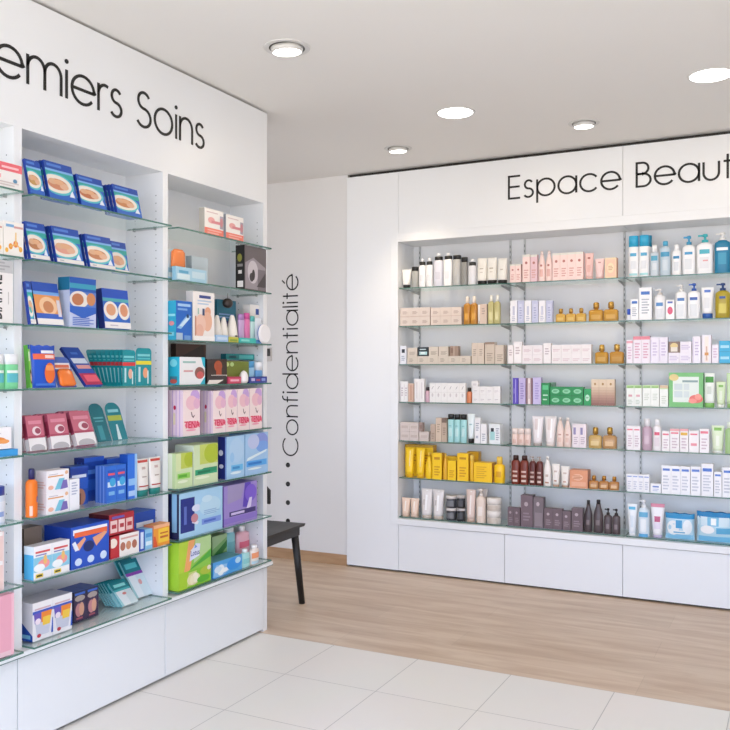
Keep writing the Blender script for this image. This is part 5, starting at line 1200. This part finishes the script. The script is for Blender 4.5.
put(242.5, 248.5, 370.5, egg, 'white egg-shaped case', 'case', dep=.02)
put(249.5, 267, 376.5, Cn('#2C3C96', [('r', .1, .3, .3, .75, '#C9BCE0'), ('r', .38, .3, .6, .6, '#B04A6A'), ('r', .68, .3, .9, .75, '#8C9CD8')], side='#1C2A70'), 'navy blue tray of sachets', 'tray', dep=.03)
put(250, 256, 361, Bt('#9CCBEA', '#5CA8DC', style='wide', capf=.3), 'blue bottle behind the navy tray', 'bottle', back=.034, dep=.03)
put(257.5, 264.5, 362, Bt('#6CA8E0', '#F2F4F8', style='wide', capf=.4), 'white-capped bottle behind navy tray', 'bottle', back=.034, dep=.03)
put(226, 262, 354, Cn('#1C8C8C', [('r', .45, .2, .95, .8, '#58C0BC'), ('r', .1, .3, .35, .7, '#145A66')], side='#12606A'), 'long teal carton on top at the back', 'box', back=.088, base=360, dep=.03)
put(222, 262, 362, Cn('#D5D0CA', [lines()], side='#B5B0AA'), 'plain pale carton under the long teal one', 'box', back=.087, dep=.034)
put(176, 206, 344, Cn('#4A2E24', [('p', [(0,0),(1,.2),(.9,1),(.2,.7)], '#2E1C16')], side='#2E1C16'), 'dark brown flat box in the gap', 'box', back=.10, dep=.03)
shelf('L', 2, 4)
tena = [('e', .70, .85, .28, .16, '#C9A5DC'), ('e', .50, .72, .34, .16, '#F0C2CC'), ('e', .80, .70, .2, .12, '#E6B5CE'), ('p', [(.45,.52),(.50,.52),(.56,.42),(.7,.46),(.6,.38),(.5,.42)], '#7A5A60'), ('e', .55, .235, .46, .085, '#F08AA0'), ('t', 'TENA', .06, .165, .98, .32, '#D8174A'), ('e', .45, .12, .3, .02, '#F3A5B8')]
sd = [('r', .0, 0, .06, 1, '#CFA5C6'), ('r', .28, 0, .33, 1, '#C8A8D8'), ('r', .52, 0, .57, 1, '#C8A8D8'), ('r', .76, 0, .81, 1, '#C8A8D8'), ('e', .45, .62, .08, .05, '#C02050'), ('r', .35, .25, .5, .5, '#E6D9B8')]
def pad(front, col, side, left): return lambda w, d, h: carton(w, d, h, col, front, side=side, left=left, top=col)
put(183, 200, 390, pad(tena, '#F7E3E1', '#EDD6E4', sd), 'pink incontinence pad pack', 'packet', sx=168)
put(213, 225.6, 390.5, pad(tena, '#F7E3E1', '#EDD6E4', sd), 'pink incontinence pad pack', 'packet', sx=200)
put(226, 237, 389.5, pad(tena, '#F7E3E1', '#EDD6E4', sd), 'pink incontinence pad pack', 'packet', dep=.08)
put(237.4, 249.3, 388.8, pad(tena, '#F7E3E1', '#EDD6E4', sd), 'pink incontinence pad pack', 'packet', dep=.08)
put(249.7, 262, 388, pad(tena, '#F7E3E1', '#EDD6E4', sd), 'pink incontinence pad pack', 'packet', dep=.08)
shelf('L', 2, 5)
gn = [('r', .30, .55, 1, 1, '#C2D05A'), ('e', .80, .80, .3, .22, '#B0C22E'), ('r', 0, .5, .3, 1, '#D9E6B0'), ('r', .10, .26, .85, .42, '#98D860'), ('l', .16, .30, .78, .38, 1, '#5CAE30'), ('e', .4, .18, .3, .04, '#EAF3D5')]
gn2 = [('r', .25, .5, 1, 1, '#C6D46A'), ('e', .75, .76, .32, .25, '#B2C534'), ('r', .06, .24, .96, .38, '#2FA878'), ('p', [(.06,.24),(.96,.3),(.96,.40),(.4,.40)], '#1F9468'), ('l', .16, .28, .80, .34, 1, '#0F7850'), ('e', .35, .17, .3, .035, '#EAF3D5')]
put(173, 192.5, 453, pad(gn, '#CFE3B0', '#DDE6CC', [('r', .6, 0, 1, 1, '#C2D8A0')]), 'small lime green pad pack', 'packet', sx=167)
put(193.5, 217.8, 444, pad(gn2, '#D3E4B8', '#DCE6D2', []), 'large lime green pad pack', 'packet', dep=.10)
sky = [('e', .55, .66, .4, .3, '#B5D5F2'), ('r', .25, .17, .90, .31, '#6CBCEA'), ('l', .32, .21, .82, .27, 1, '#3C8CC8'), ('e', .3, .5, .12, .12, '#9CC9EE'), ('e', .5, .12, .3, .03, '#E3F2FA')]
sky2 = [('e', .70, .80, .30, .2, '#8C9CE0'), ('e', .75, .66, .28, .14, '#7CA8EA'), ('e', .35, .8, .25, .18, '#C2CCF0'), ('p', [(.05,.34),(.9,.52),(.95,.58),(.1,.42)], '#E3F2FA'), ('r', .05, .20, .93, .34, '#58AAEC'), ('l', .12, .24, .85, .30, 1, '#2C7CCC'), ('e', .4, .14, .3, .025, '#E3F2FA')]
put(226.5, 244.5, 436, pad(sky, '#A9D0F0', '#1A2470', [('e', .35, .62, .25, .07, '#D9DCEC'), ('e', .4, .3, .25, .05, '#D9DCEC'), ('r', .85, 0, 1, 1, '#7C9CD8')]), 'sky blue pad pack, navy side', 'packet', sx=217.8)
put(245.2, 268, 433, pad(sky2, '#A5CCF0', '#8CB8E4', []), 'sky blue and violet pad pack', 'packet', dep=.09, free=True)
shelf('L', 2, 6)
inc = [('r', .03, .12, .34, .88, '#1A2A82'), ('p', [(.28,.30),(.40,.24),(.44,.30),(.30,.38)], '#E6E2F0'), ('e', .38, .62, .10, .08, '#D9DFF2'), ('e', .34, .40, .08, .10, '#C98A94'), ('e', .7, .6, .25, .22, '#BADCF0'), ('r', .50, .20, .96, .33, '#7C9CE2'), ('l', .55, .24, .9, .29, 1, '#4C6CC8'), ('r', .10, .3, .16, .7, '#5C70C0')]
put(179, 222.5, 490, pad(inc+[('l', .55, .42, .92, .52, 3, '#8FB5DA'), ('e', .62, .78, .12, .08, '#C9E4F4')], '#A8D2EE', '#14184A', [('r', .35, .15, .8, 1, '#8FC0E4')]), 'large pale blue pack, navy panel', 'packet', sx=168)
vio = [('p', [(.1,.55),(.5,.62),(.62,1),(.1,1)], '#A094BE'), ('p', [(.55,.4),(.75,.35),(.8,1),(.62,1)], '#5C40B8'), ('e', .80, .72, .18, .22, '#7C5CD0'), ('p', [(.65,.30),(.8,.36),(.84,.6),(.76,.6)], '#DCD2F2'), ('r', .15, .22, .95, .34, '#3A2A70'), ('l', .2, .25, .7, .31, 1, '#CFC2E8'), ('r', 0, .06, 1, .2, '#8C74C8')]
put(224, 257, 483.5, pad(vio, '#9C88CC', '#7C68B8', []), 'violet pad pack', 'packet', dep=.09)
shelf('L', 2, 7)
lo = [('p', [(0,0),(.22,0),(.36,1),(0,1)], '#B8D63C'), ('p', [(.16,0),(.34,0),(.5,1),(.30,1)], '#F0A868'), ('p', [(.45,.2),(1,.55),(1,1),(.5,1)], '#B5D694'), ('p', [(.3,0),(1,.28),(1,.52),(.42,.1)], '#4FAE3C'), ('p', [(.32,.30),(.62,.42),(.66,.80),(.52,.86),(.44,.74),(.36,.66)], '#DCE3F5'), ('t', 'Lotus', .36, .46, .63, .64, '#2A3490'), ('p', [(.46,.7),(.5,.82),(.56,.72)], '#6C9CE0')]
lo2 = [('p', [(0,0),(.25,0),(.3,1),(0,1)], '#A8D230'), ('p', [(.25,.1),(.45,.1),(.55,.9),(.3,.9)], '#C9D880'), ('e', .45, .45, .20, .35, '#E9E2B0'), ('e', .5, .5, .09, .3, '#F7F2D8'), ('e', .40, .4, .06, .28, '#F3ECC8'), ('e', .85, .75, .2, .25, '#B0C43C'), ('e', .93, .85, .06, .14, '#F0EAD0'), ('e', .75, .3, .2, .2, '#5CB430')]
put(178.5, 211, 569, Cn('#86C832', lo2, side='#A2CE34', top='#8CCB38'), 'green tissue box with lily, lower one', 'box', sx=167)
put(178.5, 211, 539, Cn('#8ECB4A', lo, side='#A2CE34', top='#7CBB3C'), 'green tissue box with blue logo, upper', 'box', base=569, sx=167)
put(212, 227, 535, Cn('#7FB46A', [('p', [(0,.1),(1,.6),(1,.8),(0,.4)], '#2F7A38'), ('p', [(0,.6),(1,.9),(1,1),(0,1)], '#A9C890')], side='#3C7A34'), 'dark green tissue box at the back', 'box', back=.10, dep=.06)
bt = [('p', [(0,.1),(.3,0),(.6,.3),(.5,.7),(.1,.8)], '#8CC0EC'), ('e', .26, .42, .12, .34, '#E9F3FA'), ('e', .36, .36, .18, .14, '#F3F8FC'), ('e', .16, .5, .12, .2, '#D5E8F6'), ('e', .72, .55, .26, .38, '#2C92E4'), ('e', .85, .7, .1, .2, '#B5DCF5')]
put(213, 242, 558.5, lambda w, d, h: carton(w, d, h, '#4FA3E2', bt, side='#3C84C0', top='#5C9CAC'), 'blue tissue box with white flowers', 'box', dep=.09)
put(228, 237.5, 527, Bt('#8CC9CC', '#E9EFEF', style='cap', capf=.14, capw=.7, labs=[(-.8,.2,.8,.8,'#74B5BC')]), 'teal canister at the back', 'bottle', back=.10, dep=.05, free=True)
put(239.5, 252, 526, Bt('#EBB5C0', '#F4F0F0', capf=.16, capw=.3, labs=[(-.8,.5,.8,.75,'#E56A84'), (-.9,.02,.9,.25,'#C5C8E6')]), 'pink and white canister at the back', 'bottle', back=.10, dep=.05, free=True)
put(243.3, 251.5, 549, Bt('#A9DCDC', '#EEF3F2', capf=.2, capw=.4, labs=[(-.8,.3,.8,.7,'#8CCFD2')]), 'small mint bottle', 'bottle', dep=.03)
put(252.5, 260.5, 545, Bt('#EFE3DC', '#F3EEEA', capf=.18, capw=.5, labs=[(-.9,.45,.9,.85,'#EE9A6A'), (-.9,.05,.9,.25,'#B5D8E6')]), 'small white and orange bottle', 'bottle', dep=.03)

# ------------------------------------------------------------------ labels that single each thing out
ORD = ['leftmost', 'second from left', 'third from left', 'fourth from left', 'fifth from left', 'sixth from left', 'seventh from left', 'eighth from left', 'ninth from left']
from collections import defaultdict
grp = defaultdict(list)
for r in REC: grp[(r[3], r[4], r[5], r[1])].append(r)
for (side, bay, k, desc), rs in grp.items():
    bn = (BAYR if side == 'R' else BAYL)[bay]; sn = (NTR if side == 'R' else NTH)[k]
    levels = sorted({round(r[6], 3) for r in rs}); rs.sort(key=lambda r: r[7])
    for L in levels:
        row = [r for r in rs if round(r[6], 3) == L]
        for i, r in enumerate(row):
            o, cat = r[0], r[2]
            bits = [desc]
            if len(row) > 1: bits.append('rightmost' if (i == len(row)-1 and len(row) > 2) else ('right one' if len(row) == 2 and i else ('left one' if len(row) == 2 else ORD[i])))
            if len(levels) > 1: bits.append('lower row' if L == levels[0] else 'upper row')
            pos = '%s shelf, %s' % (sn, bn)
            lab = ', '.join(bits+[pos])
            if len(lab.replace(',', '').split()) > 16: print('LONG', lab)
            tag(o, lab, cat, ('%ss on the %s shelf of the %s' % (desc.split(',')[0], sn, bn)) if len(rs) > 1 else None)

# ================================================================== LIGHT AND CAMERA
w = bpy.data.worlds.new('daylight'); bpy.context.scene.world = w; w.use_nodes = True
nt = w.node_tree; bg = nt.nodes['Background']
# pale sky above the street; warm glow below horizon added to brighten the ceiling
tc = N(nt, 'ShaderNodeTexCoord'); sx = N(nt, 'ShaderNodeSeparateXYZ'); cr = N(nt, 'ShaderNodeValToRGB')
mr = N(nt, 'ShaderNodeMapRange'); mr.inputs['From Min'].default_value = -1; mr.inputs['From Max'].default_value = 1
nt.links.new(tc.outputs['Generated'], sx.inputs[0]); nt.links.new(sx.outputs['Z'], mr.inputs['Value']); nt.links.new(mr.outputs[0], cr.inputs[0])
e = cr.color_ramp.elements; e[0].position = .47; e[0].color = (.78, .705, .62, 1); e[1].position = .52; e[1].color = (.71, .83, 1.10, 1)
nt.links.new(cr.outputs[0], bg.inputs['Color'])
# brighter towards the street front (-Y) than towards the depth of the shop (+X)
m2 = N(nt, 'ShaderNodeMapRange'); m2.inputs['From Min'].default_value = -1; m2.inputs['From Max'].default_value = .3
m2.inputs['To Min'].default_value = 3.35; m2.inputs['To Max'].default_value = 1.15
nt.links.new(sx.outputs['Y'], m2.inputs['Value']); nt.links.new(m2.outputs[0], bg.inputs['Strength'])
cam = bpy.data.cameras.new('camera'); co = bpy.data.objects.new('camera', cam); COL.objects.link(co)
cam.sensor_width = 36; cam.lens = 36*F/730; cam.shift_y = (CY-365)/730; cam.clip_start = .02
co.location = (0, 0, EYE); co.rotation_euler = (PI/2, 0, TH)
sc_ = bpy.context.scene; sc_.camera = co
vs = sc_.view_settings; vs.view_transform = 'Standard'; vs.look = 'None'; vs.gamma = 1; vs.use_curve_mapping = False
vs.exposure = 0.48
